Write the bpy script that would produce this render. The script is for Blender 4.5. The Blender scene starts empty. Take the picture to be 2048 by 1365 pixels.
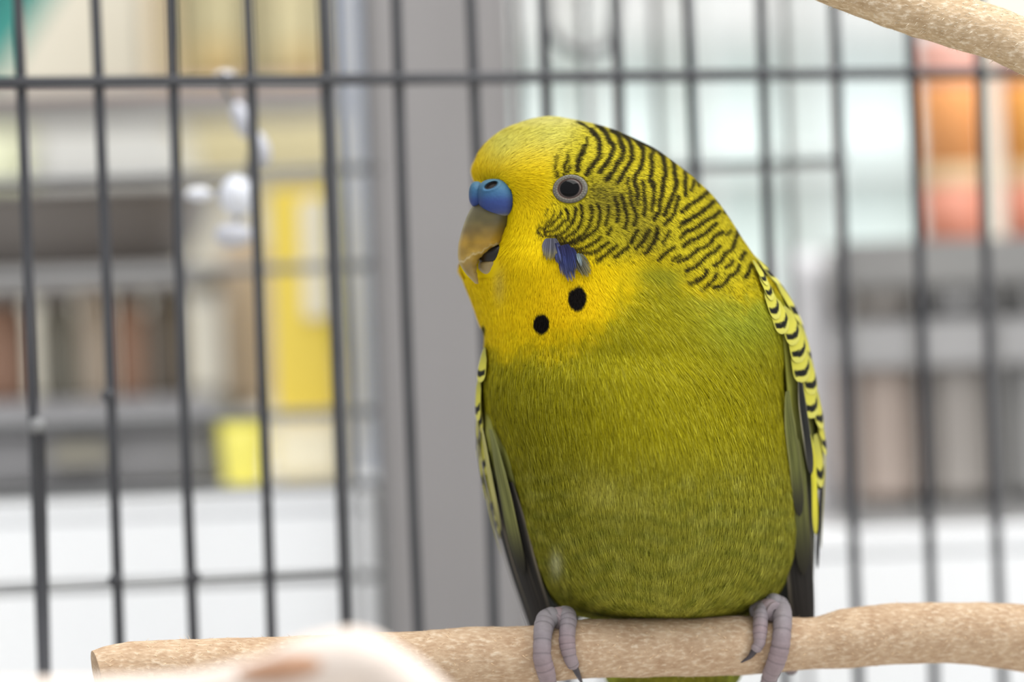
import bpy, math, random
import numpy as np
from mathutils import Matrix, Vector

# ------------------------------------------------------------------ camera, world, light, exposure
rng = np.random.default_rng(7)
random.seed(7)
scene = bpy.context.scene
COL = scene.collection
D0 = 0.9                 # camera to middle of the bird (m)
U = 1e-4                 # one design unit = 0.1 mm at the bird
H = 1.2                  # height of the lens
ROLL = math.radians(2.1) # the camera is held slightly tilted
CR, SR = math.cos(ROLL), math.sin(ROLL)

cam_d = bpy.data.cameras.new('camera')
cam = bpy.data.objects.new('camera', cam_d)
COL.objects.link(cam)
cam.matrix_world = Matrix(((CR, SR, 0, 0), (0, 0, -1, -D0), (-SR, CR, 0, H), (0, 0, 0, 1)))
cam_d.sensor_width = 36.0
cam_d.lens = 36.0 * D0 / 0.2048
cam_d.clip_start = 0.02
cam_d.clip_end = 50
cam_d.dof.use_dof = True
cam_d.dof.focus_distance = 0.881
cam_d.dof.aperture_fstop = 6.3
scene.camera = cam

world = bpy.data.worlds.new('world')
scene.world = world
world.use_nodes = True
bg = world.node_tree.nodes['Background']
bg.inputs[0].default_value = (0.93, 0.97, 1.0, 1)
bg.inputs[1].default_value = 0.90

def area(name, loc, target, size, power, color=(1, 1, 1)):
    l = bpy.data.lights.new(name, 'AREA')
    l.shape = 'RECTANGLE'
    l.size, l.size_y = size
    l.energy = power
    l.color = color
    o = bpy.data.objects.new(name, l)
    COL.objects.link(o)
    o.location = loc
    d = Vector(target) - Vector(loc)
    o.rotation_euler = d.to_track_quat('-Z', 'Y').to_euler()
    return o

area('ceiling_light', (0.25, -0.25, 2.75), (0, 0.1, H), (1.6, 1.2), 37, (1.0, 0.98, 0.94))
area('window_light', (1.5, -0.9, 2.1), (0, 0.1, H), (0.9, 0.9), 15, (0.93, 0.97, 1.0))

vs = scene.view_settings
vs.view_transform = 'Standard'
vs.look = 'None'
vs.exposure = 0.0
vs.gamma = 1.0
vs.use_curve_mapping = False

# ------------------------------------------------------------------ helpers
def P(v):
    """design units (x px, y px down, depth) -> world metres"""
    v = np.atleast_2d(np.asarray(v, float))
    d = D0 + v[:, 2] * U
    cx = (v[:, 0] - 1024.0) * U * d / D0
    cz = (682.5 - v[:, 1]) * U * d / D0
    return np.stack([cx * CR + cz * SR, v[:, 2] * U, H - cx * SR + cz * CR], 1)

def P1(x, y, dep=0.0):
    return P([(x, y, dep)])[0]

def lin(c):
    c = np.asarray(c, float) / 255.0
    return np.where(c <= 0.04045, c / 12.92, ((c + 0.055) / 1.055) ** 2.4)

def sstep(a, b, x):
    t = np.clip((x - a) / (b - a), 0, 1)
    return t * t * (3 - 2 * t)

def pchip(xs, ys, x):
    xs = np.asarray(xs, float); ys = np.asarray(ys, float); x = np.asarray(x, float)
    h = np.diff(xs); dl = np.diff(ys) / h
    m = np.zeros(len(xs)); m[0] = dl[0]; m[-1] = dl[-1]
    for i in range(1, len(xs) - 1):
        if dl[i - 1] * dl[i] > 0:
            w1 = 2 * h[i] + h[i - 1]; w2 = h[i] + 2 * h[i - 1]
            m[i] = (w1 + w2) / (w1 / dl[i - 1] + w2 / dl[i])
    k = np.clip(np.searchsorted(xs, x) - 1, 0, len(xs) - 2)
    t = np.clip((x - xs[k]) / h[k], 0, 1)
    return ((2*t**3 - 3*t**2 + 1) * ys[k] + (t**3 - 2*t**2 + t) * h[k] * m[k]
            + (-2*t**3 + 3*t**2) * ys[k+1] + (t**3 - t**2) * h[k] * m[k+1])

def pathc(pts, n):
    """smooth polyline through control points, n samples"""
    pts = np.asarray(pts, float)
    s = np.r_[0, np.cumsum(np.linalg.norm(np.diff(pts, axis=0), axis=1))]
    t = np.linspace(0, s[-1], n)
    return np.stack([pchip(s, pts[:, k], t) for k in range(pts.shape[1])], 1)

def link_mesh(name, verts, faces, mat, parent=None, cols=None, smooth=True):
    """verts in world metres; faces: (F,3) / (F,4) arrays or list of tuples"""
    me = bpy.data.meshes.new(name)
    off = np.array(parent.matrix_basis.translation) if parent is not None else np.zeros(3)
    q = parent
    while q is not None and q.parent is not None:
        q = q.parent
        off = off + np.array(q.matrix_basis.translation)
    verts = np.asarray(verts, float) - off
    if isinstance(faces, np.ndarray):
        nf, k = faces.shape
        me.vertices.add(len(verts)); me.vertices.foreach_set('co', verts.astype(np.float32).ravel())
        me.loops.add(nf * k); me.loops.foreach_set('vertex_index', faces.astype(np.int32).ravel())
        me.polygons.add(nf)
        me.polygons.foreach_set('loop_start', np.arange(0, nf * k, k, dtype=np.int32))
        me.polygons.foreach_set('loop_total', np.full(nf, k, dtype=np.int32))
        me.update(calc_edges=True)
    else:
        me.from_pydata([tuple(v) for v in verts], [], [tuple(int(i) for i in f) for f in faces])
        me.update()
    if smooth and not isinstance(faces, BoxFaces):
        me.polygons.foreach_set('use_smooth', np.ones(len(me.polygons), dtype=bool))
    if cols is not None:
        a = me.color_attributes.new('Col', 'FLOAT_COLOR', 'POINT')
        c = np.ones((len(verts), 4), np.float32); c[:, :3] = cols
        a.data.foreach_set('color', c.ravel())
    me.materials.append(mat)
    o = bpy.data.objects.new(name, me)
    COL.objects.link(o)
    if parent is not None:
        o.parent = parent
    return o

def empty(name, loc):
    o = bpy.data.objects.new(name, None)
    COL.objects.link(o)
    o.location = tuple(float(v) for v in loc)
    o.empty_display_size = 0.01
    return o

def tag(o, label, cat, group=None):
    o['label'] = label; o['category'] = cat
    if group: o['group'] = group
    return o

def structure(o, label, cat='wall'):
    o['kind'] = 'structure'; o['label'] = label; o['category'] = cat
    return o

def part_label(o, label):
    o['label'] = label
    return o

def grid_faces(nr, nc, closed=True):
    r = np.arange(nr - 1)[:, None]; c = np.arange(nc if closed else nc - 1)[None, :]
    c2 = (c + 1) % nc
    f = np.stack([r * nc + c + 0 * c2, r * nc + c2, (r + 1) * nc + c2, (r + 1) * nc + c], -1)
    return f.reshape(-1, 4)

def new_mat(name):
    m = bpy.data.materials.new(name)
    m.use_nodes = True
    nt = m.node_tree
    return m, nt, nt.nodes['Principled BSDF']

def mat_attr(name, rough=0.6, spec=0.3, sheen=0.0, noise=0.0, nscale=400.0, bump=0.0, coat=0.0):
    m, nt, b = new_mat(name)
    a = nt.nodes.new('ShaderNodeAttribute'); a.attribute_name = 'Col'
    b.inputs['Roughness'].default_value = rough
    b.inputs['Specular IOR Level'].default_value = spec
    b.inputs['Sheen Weight'].default_value = sheen
    b.inputs['Coat Weight'].default_value = coat
    src = a.outputs['Color']
    if noise > 0 or bump > 0:
        tc = nt.nodes.new('ShaderNodeTexCoord')
        n = nt.nodes.new('ShaderNodeTexNoise'); n.inputs['Scale'].default_value = nscale
        n.inputs['Detail'].default_value = 4
        nt.links.new(tc.outputs['Object'], n.inputs['Vector'])
        if noise > 0:
            mr = nt.nodes.new('ShaderNodeMapRange')
            mr.inputs['To Min'].default_value = 1 - noise; mr.inputs['To Max'].default_value = 1 + noise
            nt.links.new(n.outputs['Fac'], mr.inputs['Value'])
            mx = nt.nodes.new('ShaderNodeMix'); mx.data_type = 'RGBA'; mx.blend_type = 'MULTIPLY'
            mx.inputs['Factor'].default_value = 1
            nt.links.new(src, mx.inputs['A']); nt.links.new(mr.outputs['Result'], mx.inputs['B'])
            src = mx.outputs['Result']
        if bump > 0:
            bp = nt.nodes.new('ShaderNodeBump'); bp.inputs['Strength'].default_value = bump
            bp.inputs['Distance'].default_value = 0.0003
            nt.links.new(n.outputs['Fac'], bp.inputs['Height'])
            nt.links.new(bp.outputs['Normal'], b.inputs['Normal'])
    nt.links.new(src, b.inputs['Base Color'])
    return m

def mat_plain(name, c1, c2=None, scale=30.0, rough=0.6, metal=0.0, spec=0.4, stretch=(1, 1, 1), bump=0.0, alpha=None, detail=4):
    m, nt, b = new_mat(name)
    c2 = c1 if c2 is None else c2
    tc = nt.nodes.new('ShaderNodeTexCoord')
    mp = nt.nodes.new('ShaderNodeMapping'); mp.inputs['Scale'].default_value = stretch
    n = nt.nodes.new('ShaderNodeTexNoise'); n.inputs['Scale'].default_value = scale
    n.inputs['Detail'].default_value = detail
    r = nt.nodes.new('ShaderNodeValToRGB')
    r.color_ramp.elements[0].position = 0.35; r.color_ramp.elements[1].position = 0.65
    r.color_ramp.elements[0].color = (*lin(c1), 1); r.color_ramp.elements[1].color = (*lin(c2), 1)
    nt.links.new(tc.outputs['Object'], mp.inputs['Vector']); nt.links.new(mp.outputs['Vector'], n.inputs['Vector'])
    nt.links.new(n.outputs['Fac'], r.inputs['Fac']); nt.links.new(r.outputs['Color'], b.inputs['Base Color'])
    b.inputs['Roughness'].default_value = rough
    b.inputs['Metallic'].default_value = metal
    b.inputs['Specular IOR Level'].default_value = spec
    if bump > 0:
        bp = nt.nodes.new('ShaderNodeBump'); bp.inputs['Strength'].default_value = bump
        bp.inputs['Distance'].default_value = 0.001
        nt.links.new(n.outputs['Fac'], bp.inputs['Height']); nt.links.new(bp.outputs['Normal'], b.inputs['Normal'])
    return m

def tube_np(path, radii, nseg=16, up=(0, 0, 1), caps=True, squash=None):
    """tube around a path (any 3-space); returns verts, faces(list)"""
    path = np.asarray(path, float); n = len(path)
    radii = np.broadcast_to(np.asarray(radii, float), (n,)) if np.ndim(radii) < 2 else np.asarray(radii)
    T = np.gradient(path, axis=0); T /= np.linalg.norm(T, axis=1)[:, None]
    up = np.asarray(up, float)
    A = np.cross(T, up); A /= np.linalg.norm(A, axis=1)[:, None]
    B = np.cross(A, T)
    ph = np.linspace(0, 2 * np.pi, nseg, endpoint=False)
    R = radii[:, None] if np.ndim(radii) == 1 else radii
    V = path[:, None, :] + R[..., None] * (np.cos(ph)[None, :, None] * A[:, None, :] + np.sin(ph)[None, :, None] * B[:, None, :])
    V = V.reshape(-1, 3)
    F = [tuple(f) for f in grid_faces(n, nseg)]
    if caps:
        F.append(tuple(range(nseg)))
        F.append(tuple(range((n - 1) * nseg, n * nseg))[::-1])
    return V, F

class BoxFaces(list):
    pass

def box_np(lo, hi, bev=0.0):
    """box with chamfered edges, world axes"""
    lo = np.asarray(lo, float); hi = np.asarray(hi, float)
    import bmesh
    bm = bmesh.new()
    bmesh.ops.create_cube(bm, size=1.0)
    for v in bm.verts:
        v.co = Vector([(lo[k] + hi[k]) / 2 + v.co[k] * (hi[k] - lo[k]) for k in range(3)])
    if bev > 0:
        bmesh.ops.bevel(bm, geom=list(bm.edges), offset=bev, segments=2, affect='EDGES')
    bm.verts.ensure_lookup_table()
    V = np.array([v.co[:] for v in bm.verts]); F = BoxFaces(tuple(v.index for v in f.verts) for f in bm.faces)
    bm.free()
    return V, F

def join_np(parts):
    V = []; F = []; o = 0
    for v, f in parts:
        V.append(np.asarray(v)); F += [tuple(int(i) + o for i in q) for q in f]; o += len(v)
    return np.concatenate(V), F

def lathe_np(prof, center, nseg=40):
    """prof: list of (radius, z) world metres"""
    prof = np.asarray(prof, float)
    ph = np.linspace(0, 2 * np.pi, nseg, endpoint=False)
    V = np.stack([prof[:, 0][:, None] * np.cos(ph), prof[:, 0][:, None] * np.sin(ph), np.repeat(prof[:, 1][:, None], nseg, 1)], -1)
    V = V.reshape(-1, 3) + np.asarray(center)
    F = [tuple(f) for f in grid_faces(len(prof), nseg)]
    F.append(tuple(range(nseg))[::-1]); F.append(tuple(range((len(prof) - 1) * nseg, len(prof) * nseg)))
    return V, F

# ------------------------------------------------------------------ the room behind the cage
def dep(d):
    return (d - D0) / U

def rect_box(x0, y0, x1, y1, d, thick, bev=0.002):
    """world-aligned box whose front face shows as the given rectangle at distance d"""
    a = P1((x0 + x1) / 2, (y0 + y1) / 2, dep(d))
    hw = (x1 - x0) / 2 * U * d / D0; hh = (y1 - y0) / 2 * U * d / D0
    return box_np((a[0] - hw, a[1], a[2] - hh), (a[0] + hw, a[1] + thick, a[2] + hh), bev)

M_wall = mat_plain('wall_paint_cream', (226, 220, 206), (220, 213, 198), 6)
M_post = mat_plain('post_grey', (156, 152, 151), (151, 147, 147), 5, rough=0.7)
M_alu = mat_plain('pale_blue_grey_metal', (196, 201, 214), (188, 194, 208), 8, rough=0.5)
M_white = mat_plain('white_laminate', (254, 254, 255), (251, 252, 255), 5, rough=0.5)
M_winframe = mat_plain('window_frame_paint', (224, 226, 225), (216, 219, 218), 12)
M_floor = mat_plain('floor_grey', (190, 186, 180), (178, 174, 168), 8)

def emis_mat(name, c1, c2, strength, scale=3):
    m, nt, b = new_mat(name)
    tc = nt.nodes.new('ShaderNodeTexCoord')
    n = nt.nodes.new('ShaderNodeTexNoise'); n.inputs['Scale'].default_value = scale
    r = nt.nodes.new('ShaderNodeValToRGB')
    r.color_ramp.elements[0].position = 0.4; r.color_ramp.elements[1].position = 0.6
    r.color_ramp.elements[0].color = (*lin(c1), 1); r.color_ramp.elements[1].color = (*lin(c2), 1)
    nt.links.new(tc.outputs['Object'], n.inputs['Vector']); nt.links.new(n.outputs['Fac'], r.inputs['Fac'])
    nt.links.new(r.outputs['Color'], b.inputs['Base Color'])
    nt.links.new(r.outputs['Color'], b.inputs['Emission Color'])
    b.inputs['Emission Strength'].default_value = strength
    return m
M_pane = emis_mat('frosted_daylight_pane', (208, 223, 217), (224, 232, 233), 0.08)
M_pane_grey = emis_mat('frosted_grey_pane', (196, 196, 195), (206, 205, 204), 0.06)

o = link_mesh('wall_back', *rect_box(-1500, -1500, 1040, 2600, 1.75, 0.05), M_wall)
structure(o, 'cream wall behind the shelf of kitchen things')
o = link_mesh('wall_right', *rect_box(1900, -1500, 4200, 2600, 1.75, 0.05), M_wall)
structure(o, 'cream wall beside the bright window')
o = link_mesh('trim_1', *rect_box(752, -900, 1046, 2300, 1.12, 0.05), M_post)
structure(o, 'wide grey upright post behind the bird', 'post')
o = link_mesh('trim_2', *rect_box(694, -900, 742, 2300, 1.2, 0.02), M_alu)
structure(o, 'slim pale bluish metal upright beside the grey post', 'post')

win = empty('window_1', P1(1470, 1100, dep(1.75)))
structure(win, 'bright frosted window with pale bars behind the bird', 'window')
wp = []
xs = [1030, 1200, 1400, 1640, 1900]; ys = [-620, 72, 338, 1150]
for i in range(len(xs) - 1):
    for j in range(len(ys) - 1):
        link_mesh('pane', *rect_box(xs[i], ys[j], xs[i+1], ys[j+1], 1.76, 0.008, 0.001), M_pane_grey if j == 0 else M_pane, win)
for x in xs:
    link_mesh('window_bar', *rect_box(x - 16, -640, x + 16, 1170, 1.745, 0.02), M_winframe, win)
for y in ys:
    link_mesh('window_bar', *rect_box(1030, y - 12, 1900, y + 12, 1.742, 0.02), M_winframe, win)

# white counters on the floor
ZT = P1(0, 1002, dep(1.16))[2]
def counter(name, x0, x1, ytop_px, d, label):
    a = P1(x0, ytop_px, dep(d)); b = P1(x1, ytop_px, dep(d))
    z = P1((x0 + x1) / 2, ytop_px, dep(d))[2]
    r = empty(name, ((a[0] + b[0]) / 2, a[1] + 0.2, 0.9))
    tag(r, label, 'counter')
    link_mesh('front_panel', *box_np((a[0], a[1] + 0.0002, 0.9), (b[0], a[1] + 0.02, z - 0.006), 0.001), M_white, r)
    link_mesh('carcass', *box_np((a[0], a[1] + 0.021, 0.9), (b[0], a[1] + 0.42, z - 0.006), 0.001), M_white, r)
    link_mesh('worktop', *box_np((a[0], a[1], z - 0.0055), (b[0], a[1] + 0.42, z), 0.001), M_white, r)
    return z
ZL = counter('white_counter', -900, 745, 1000, 1.13, 'white counter along the lower left, carrying the grey crate and yellow bottle')
ZR = counter('white_counter', 1060, 3000, 1052, 1.13, 'white counter along the lower right, carrying the grey rack')
o = link_mesh('floor', *box_np((-3, -2.5, 0.85), (3, 2.5, 0.8995)), M_floor)
structure(o, 'grey floor under the counters', 'floor')

# ---- left group: crate, jars on it, shelf, basin
def onbox(name, x0, x1, ytop, zbase, d, thick, mat, label, cat, bev=0.003, group=None):
    a = P1((x0 + x1) / 2, ytop, dep(d)); hw = (x1 - x0) / 2 * U * d / D0
    o = link_mesh(name, *box_np((a[0] - hw, a[1], zbase), (a[0] + hw, a[1] + thick, a[2]), bev), mat)
    tag(o, label, cat, group)
    return o, a[2]

M_dgrey = mat_plain('dark_grey_plastic', (128, 126, 127), (112, 111, 112), 25, rough=0.5)
M_dgrey2 = mat_plain('crate_rim', (150, 148, 150), (138, 136, 138), 25, rough=0.4)
M_brownjar = mat_plain('brown_ceramic', (186, 146, 124), (170, 130, 108), 20)
M_olivejar = mat_plain('olive_grey_ceramic', (142, 137, 124), (130, 125, 113), 20)
M_beigejar = mat_plain('beige_ceramic', (214, 196, 176), (200, 182, 162), 20)
M_umberjar = mat_plain('dark_umber_ceramic', (130, 119, 108), (116, 106, 96), 20)
M_greyjar = mat_plain('grey_ceramic', (150, 143, 138), (138, 132, 128), 20)
M_steel = mat_plain('brushed_steel', (168, 166, 164), (150, 147, 144), 30, rough=0.35, metal=0.6, stretch=(1, 1, 12))
M_basin = mat_plain('grey_basin', (142, 136, 130), (128, 122, 118), 14, rough=0.4)
M_shelf = mat_plain('shelf_grey_paint', (160, 156, 154), (148, 145, 143), 18)
M_creambox = mat_plain('cream_card', (204, 202, 197), (196, 194, 188), 12)

crate = empty('storage_crate', (*P1(190, 1000, dep(1.15))[:2], ZL))
tag(crate, 'dark grey plastic storage crate standing on the white counter', 'crate')
ca, cb = P1(-260, 815, dep(1.15)), P1(425, 815, dep(1.15))
zc = ca[2]
link_mesh('body', *box_np((ca[0], ca[1] + 0.004, ZL + 0.002), (cb[0], ca[1] + 0.17, zc - 0.008), 0.002), M_dgrey, crate)
link_mesh('rim', *box_np((ca[0] - 0.003, ca[1], zc - 0.0075), (cb[0] + 0.003, ca[1] + 0.175, zc), 0.002), M_dgrey2, crate)
link_mesh('handle', *box_np((P1(70, 0, dep(1.15))[0], ca[1] - 0.004, zc - 0.017), (P1(190, 0, dep(1.15))[0], ca[1] + 0.003, zc - 0.011), 0.0015), M_olivejar, crate)

def jar(x0, x1, ytop, zbase, d, mat, lidmat, label):
    a = P1((x0 + x1) / 2, ytop, dep(d)); r = (x1 - x0) / 2 * U * d / D0
    h = a[2] - zbase
    j = empty('jar', (a[0], a[1] + r, zbase)); tag(j, label, 'jar')
    prof = [(r * .82, 0), (r * .95, h * .04), (r, h * .15), (r, h * .72), (r * .9, h * .82), (r * .8, h * .87)]
    link_mesh('body', *lathe_np(prof, (a[0], a[1] + r, zbase)), mat, j)
    prof = [(r * .86, h * .872), (r * .9, h * .89), (r * .9, h * .97), (r * .8, h * 1.0)]
    link_mesh('lid', *lathe_np(prof, (a[0], a[1] + r, zbase)), lidmat, j)
jar(-70, 45, 585, zc, 1.17, M_brownjar, M_greyjar, 'reddish brown jar on the grey crate at the left edge')
jar(72, 146, 585, zc, 1.17, M_olivejar, M_greyjar, 'olive grey jar on the crate beside the reddish brown one')
jar(148, 218, 580, zc, 1.17, M_beigejar, M_beigejar, 'beige jar on the grey crate between two darker jars')
jar(222, 288, 578, zc, 1.17, M_brownjar, M_umberjar, 'brown jar with a dark lid on the grey crate')
jar(290, 372, 576, zc, 1.17, M_umberjar, M_greyjar, 'dark umber jar at the right end of the crate')

# shelf carried by two uprights above the crate; basin and box on it
shelf = empty('wall_shelf', (*P1(150, 560, dep(1.19))[:2], ZL))
tag(shelf, 'grey shelf rack over the crate carrying a steel basin', 'shelf')
sa, sb = P1(-420, 548, dep(1.15)), P1(400, 548, dep(1.15))
zs = P1(150, 535, dep(1.15))[2]
link_mesh('board', *box_np((sa[0], sa[1], zs - 0.006), (sb[0], sa[1] + 0.24, zs), 0.001), M_shelf, shelf)
link_mesh('upright', *box_np((sb[0] - 0.008, sa[1] + 0.19, ZL + .0005), (sb[0], sa[1] + 0.198, zs - .0061), 0.001), M_shelf, shelf)
link_mesh('upright', *box_np((sa[0], sa[1] + 0.19, ZL + .0005), (sa[0] + 0.008, sa[1] + 0.198, zs - .0061), 0.001), M_shelf, shelf)
ua = P1(-420, 228, dep(1.3)); ub = P1(770, 228, dep(1.3))
zu = P1(350, 205, dep(1.3))[2]

bc = P1(120, 345, dep(1.29)); br = 0.037
bz = zs
bh = P1(120, 360, dep(1.25))[2] - zs
basin = empty('steel_basin', (bc[0], bc[1], bz)); tag(basin, 'round dull grey metal basin on the grey shelf at the left', 'basin')
BR = 0.038
BX = P1(150, 345, dep(1.27))
prof = [(BR*.6, 0.0002), (BR*.75, bh*.08), (BR*.95, bh*.45), (BR*1.05, bh*.8), (BR*1.08, bh*.86), (BR*1.0, bh*.85), (BR*.9, bh*.45), (BR*.6, bh*.12)]
link_mesh('bowl', *lathe_np(prof, (BX[0], BX[1], bz), 56), M_basin, basin)
prof = [(BR*1.075, bh*.865), (BR*1.16, bh*.87), (BR*1.17, bh*.90), (BR*1.07, bh*.905)]
link_mesh('rim', *lathe_np(prof, (BX[0], BX[1], bz), 56), M_steel, basin)
basin.location = (BX[0], BX[1], bz)
for ch in basin.children:
    ch.data.transform(Matrix.Translation(Vector((bc[0] - BX[0], bc[1] - BX[1], 0))))

# hanging beige cupboard and shelf above, behind
M_beige = mat_plain('beige_cupboard', (192, 180, 142), (184, 172, 134), 8)
M_ochre = mat_plain('ochre_panel', (188, 162, 110), (180, 152, 100), 10)
M_peach = mat_plain('peach_strip', (226, 200, 160), (216, 188, 148), 10)
M_pink = mat_plain('dusty_pink_board', (196, 168, 160), (178, 160, 154), 10)
cup = empty('wall_cupboard', P1(510, 350, dep(1.5))); tag(cup, 'beige wall cupboard with ochre door panels at the upper left', 'cupboard')
link_mesh('body', *rect_box(290, -500, 655, 345, 1.5, 0.2), M_beige, cup)
link_mesh('door', *rect_box(378, -480, 488, 168, 1.495, 0.004), M_beige, cup)
link_mesh('door', *rect_box(508, -480, 640, 168, 1.495, 0.004), M_beige, cup)
link_mesh('panel', *rect_box(388, 85, 480, 160, 1.492, 0.003), M_ochre, cup)
link_mesh('panel', *rect_box(560, 95, 640, 160, 1.492, 0.003), M_ochre, cup)
link_mesh('side_strip', *rect_box(292, -480, 345, 330, 1.495, 0.004), M_peach, cup)
part = rect_box(-700, 196, 775, 236, 1.28, 0.06)
o = link_mesh('shelf_board', *part, M_shelf); tag(o, 'grey board running across the upper left behind the cage', 'board')
o = link_mesh('pink_strip', *rect_box(-700, 178, 690, 195, 1.285, 0.05), M_pink); tag(o, 'dusty pink strip lying along the grey upper board', 'strip')
o = link_mesh('card_box', *rect_box(66, 250, 348, 372, 1.42, 0.1), M_creambox); tag(o, 'cream card box behind the grey basin', 'box')
o = link_mesh('card_box', *rect_box(-160, 262, 40, 372, 1.42, 0.1), mat_plain('pale_lime_card', (226, 226, 196), (216, 218, 186), 12)); tag(o, 'pale lime card box at the left edge behind the basin', 'box')
# teal cloth, hanging with folds
M_teal = mat_plain('teal_cloth', (80, 160, 150), (66, 146, 140), 10, rough=0.9)
nu, nv = 40, 14
uu, vv = np.meshgrid(np.linspace(0, 1, nu), np.linspace(0, 1, nv))
xt = -160 + (400 - 260 * vv) * uu; yt = -240 + vv * 400
V = P(np.stack([xt.ravel(), yt.ravel(), (dep(1.45) + 90 * np.sin(uu * 24 + 2 * vv)).ravel()], 1))
o = link_mesh('teal_cloth', V, grid_faces(nv, nu, False), M_teal)
md = o.modifiers.new('solid', 'SOLIDIFY'); md.thickness = 0.002
tag(o, 'teal cloth hanging at the top left corner', 'cloth')

# yellow bottle, beige carton, lime cup
M_yellow = mat_plain('yellow_plastic', (255, 228, 104), (252, 222, 92), 10, rough=0.35)
M_yelcream = mat_plain('cream_label', (254, 246, 224), (250, 240, 212), 10)
M_lime = mat_plain('lime_plastic', (250, 240, 130), (240, 228, 96), 14, rough=0.4)
M_limeedge = mat_plain('yellow_green_edge', (224, 214, 60), (208, 200, 50), 14, rough=0.4)
zcr = P1(600, 838, dep(1.15))[2]
onbox('cream_box', 532, 690, 838, ZL + .0003, 1.15, 0.07, M_yelcream, 'low cream box on the white counter under the yellow carton', 'box')
yb = empty('yellow_carton', (P1(595, 838, dep(1.152))[0], P1(595, 838, dep(1.152))[1] + .02, zcr)); tag(yb, 'tall yellow carton with a cream label left of the grey post', 'carton')
def cpart(n, x0, y0, x1, y1, d, th, m):
    q0, q1 = P1(x0, y0, dep(d)), P1(x1, y0, dep(d)); ztop = P1((x0 + x1) / 2, y0, dep(d))[2]
    zbot = zcr + .0003 if y1 is None else P1((x0 + x1) / 2, y1, dep(d))[2]
    link_mesh(n, *box_np((q0[0], q0[1], zbot), (q1[0], q0[1] + th, ztop), .0008), m, yb)
cpart('body', 536, 378, 656, None, 1.152, 0.04, M_yellow)
cpart('label_panel', 598, 396, 650, 640, 1.1505, 0.0012, M_yelcream)
cpart('side_flap', 650, 330, 658, 700, 1.1515, 0.03, M_limeedge)
o, _ = onbox('carton', 436, 522, 470, P1(0, 835, dep(1.2))[2], 1.2, 0.06, M_beigejar, 'beige carton standing behind the lime cup', 'carton')
o.data.transform(Matrix.Identity(4))
la = P1(480, 838, dep(1.145)); lr = 48 * U * 1.145 / D0; lh = la[2] - ZL
lc = empty('lime_cup', (la[0], la[1] + lr, ZL)); tag(lc, 'pale lime yellow cup on the white counter by the bottle', 'cup')
link_mesh('cup_body', *lathe_np([(lr*.72, 0), (lr*.8, lh*.05), (lr*.95, lh*.6), (lr, lh*.93), (lr*.94, lh*.93), (lr*.75, lh*.1)], (la[0], la[1] + lr, ZL)), M_lime, lc)
link_mesh('rim', *lathe_np([(lr*.99, lh*.931), (lr*1.05, lh*.94), (lr*1.05, lh*.99), (lr*.95, lh*.995)], (la[0], la[1] + lr, ZL)), M_limeedge, lc)

# ---- right group: grey rack with brown boxes, orange jars
M_rack = mat_plain('grey_rack', (146, 144, 142), (134, 132, 131), 16, rough=0.6)
M_rack2 = mat_plain('pale_grey_rack', (172, 170, 170), (160, 158, 158), 16, rough=0.6)
M_cardb = mat_plain('brown_cardboard', (184, 168, 158), (174, 158, 148), 16)
M_cardg = mat_plain('taupe_cardboard', (168, 161, 155), (158, 151, 146), 16)
M_orange = mat_plain('orange_plastic', (255, 178, 112), (252, 168, 100), 10, rough=0.35)
M_orange2 = mat_plain('amber_plastic', (255, 186, 100), (252, 176, 90), 10, rough=0.35)
M_coral = mat_plain('coral_plastic', (206, 136, 112), (198, 126, 102), 10, rough=0.4)
M_salmon = mat_plain('salmon_lid', (230, 176, 160), (224, 166, 150), 10, rough=0.4)
ra, rb = P1(1690, 480, dep(1.14)), P1(2350, 480, dep(1.14))
rz = P1(1900, 478, dep(1.14))[2]
rack = empty('rack', ((ra[0] + rb[0]) / 2, ra[1] + 0.06, ZR)); tag(rack, 'grey shelving rack on the white counter at the right', 'rack')
for k, yy in enumerate((478, 640, 1010)):
    z = P1(1900, yy, dep(1.14))[2]
    link_mesh('shelf', *box_np((ra[0], ra[1], z - 0.012), (rb[0], ra[1] + 0.13, z), 0.001), M_rack2 if k == 1 else M_rack, rack)
link_mesh('back_panel', *box_np((ra[0], ra[1] + 0.131, ZR + .0003), (rb[0], ra[1] + 0.136, rz - 0.001), 0.0005), M_rack, rack)
for x in (1690, 1835, 1985, 2240):
    a = P1(x, 700, dep(1.14))
    link_mesh('upright', *box_np((a[0], ra[1] - 0.002, ZR + .0003), (a[0] + 0.0018, ra[1] + 0.004, rz - .0121), 0.0005), M_rack, rack)
z1 = P1(1900, 1010, dep(1.14))[2]
for x0, x1, yt, m, lab in ((1708, 1830, 672, M_cardb, 'brown cardboard box in the grey rack, nearest the bird'),
                           (1854, 1980, 668, M_cardg, 'taupe cardboard box in the middle bay of the grey rack'),
                           (2004, 2222, 690, M_rack, 'grey box in the right bay of the grey rack')):
    onbox('cardboard_box', x0, x1, yt, z1 + .0003, 1.143, 0.09, m, lab, 'box')
z2 = P1(1900, 640, dep(1.14))[2]
for x0, x1, yt, m, lab in ((1708, 1830, 510, M_cardg, 'flat taupe box on the upper bay of the rack'),
                           (1854, 1980, 506, M_rack2, 'pale grey box on the upper bay of the rack'),
                           (2004, 2230, 508, M_rack, 'dark grey box on the upper right bay of the rack')):
    onbox('flat_box', x0, x1, yt, z2 + .0003, 1.143, 0.08, m, lab, 'box')
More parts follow.
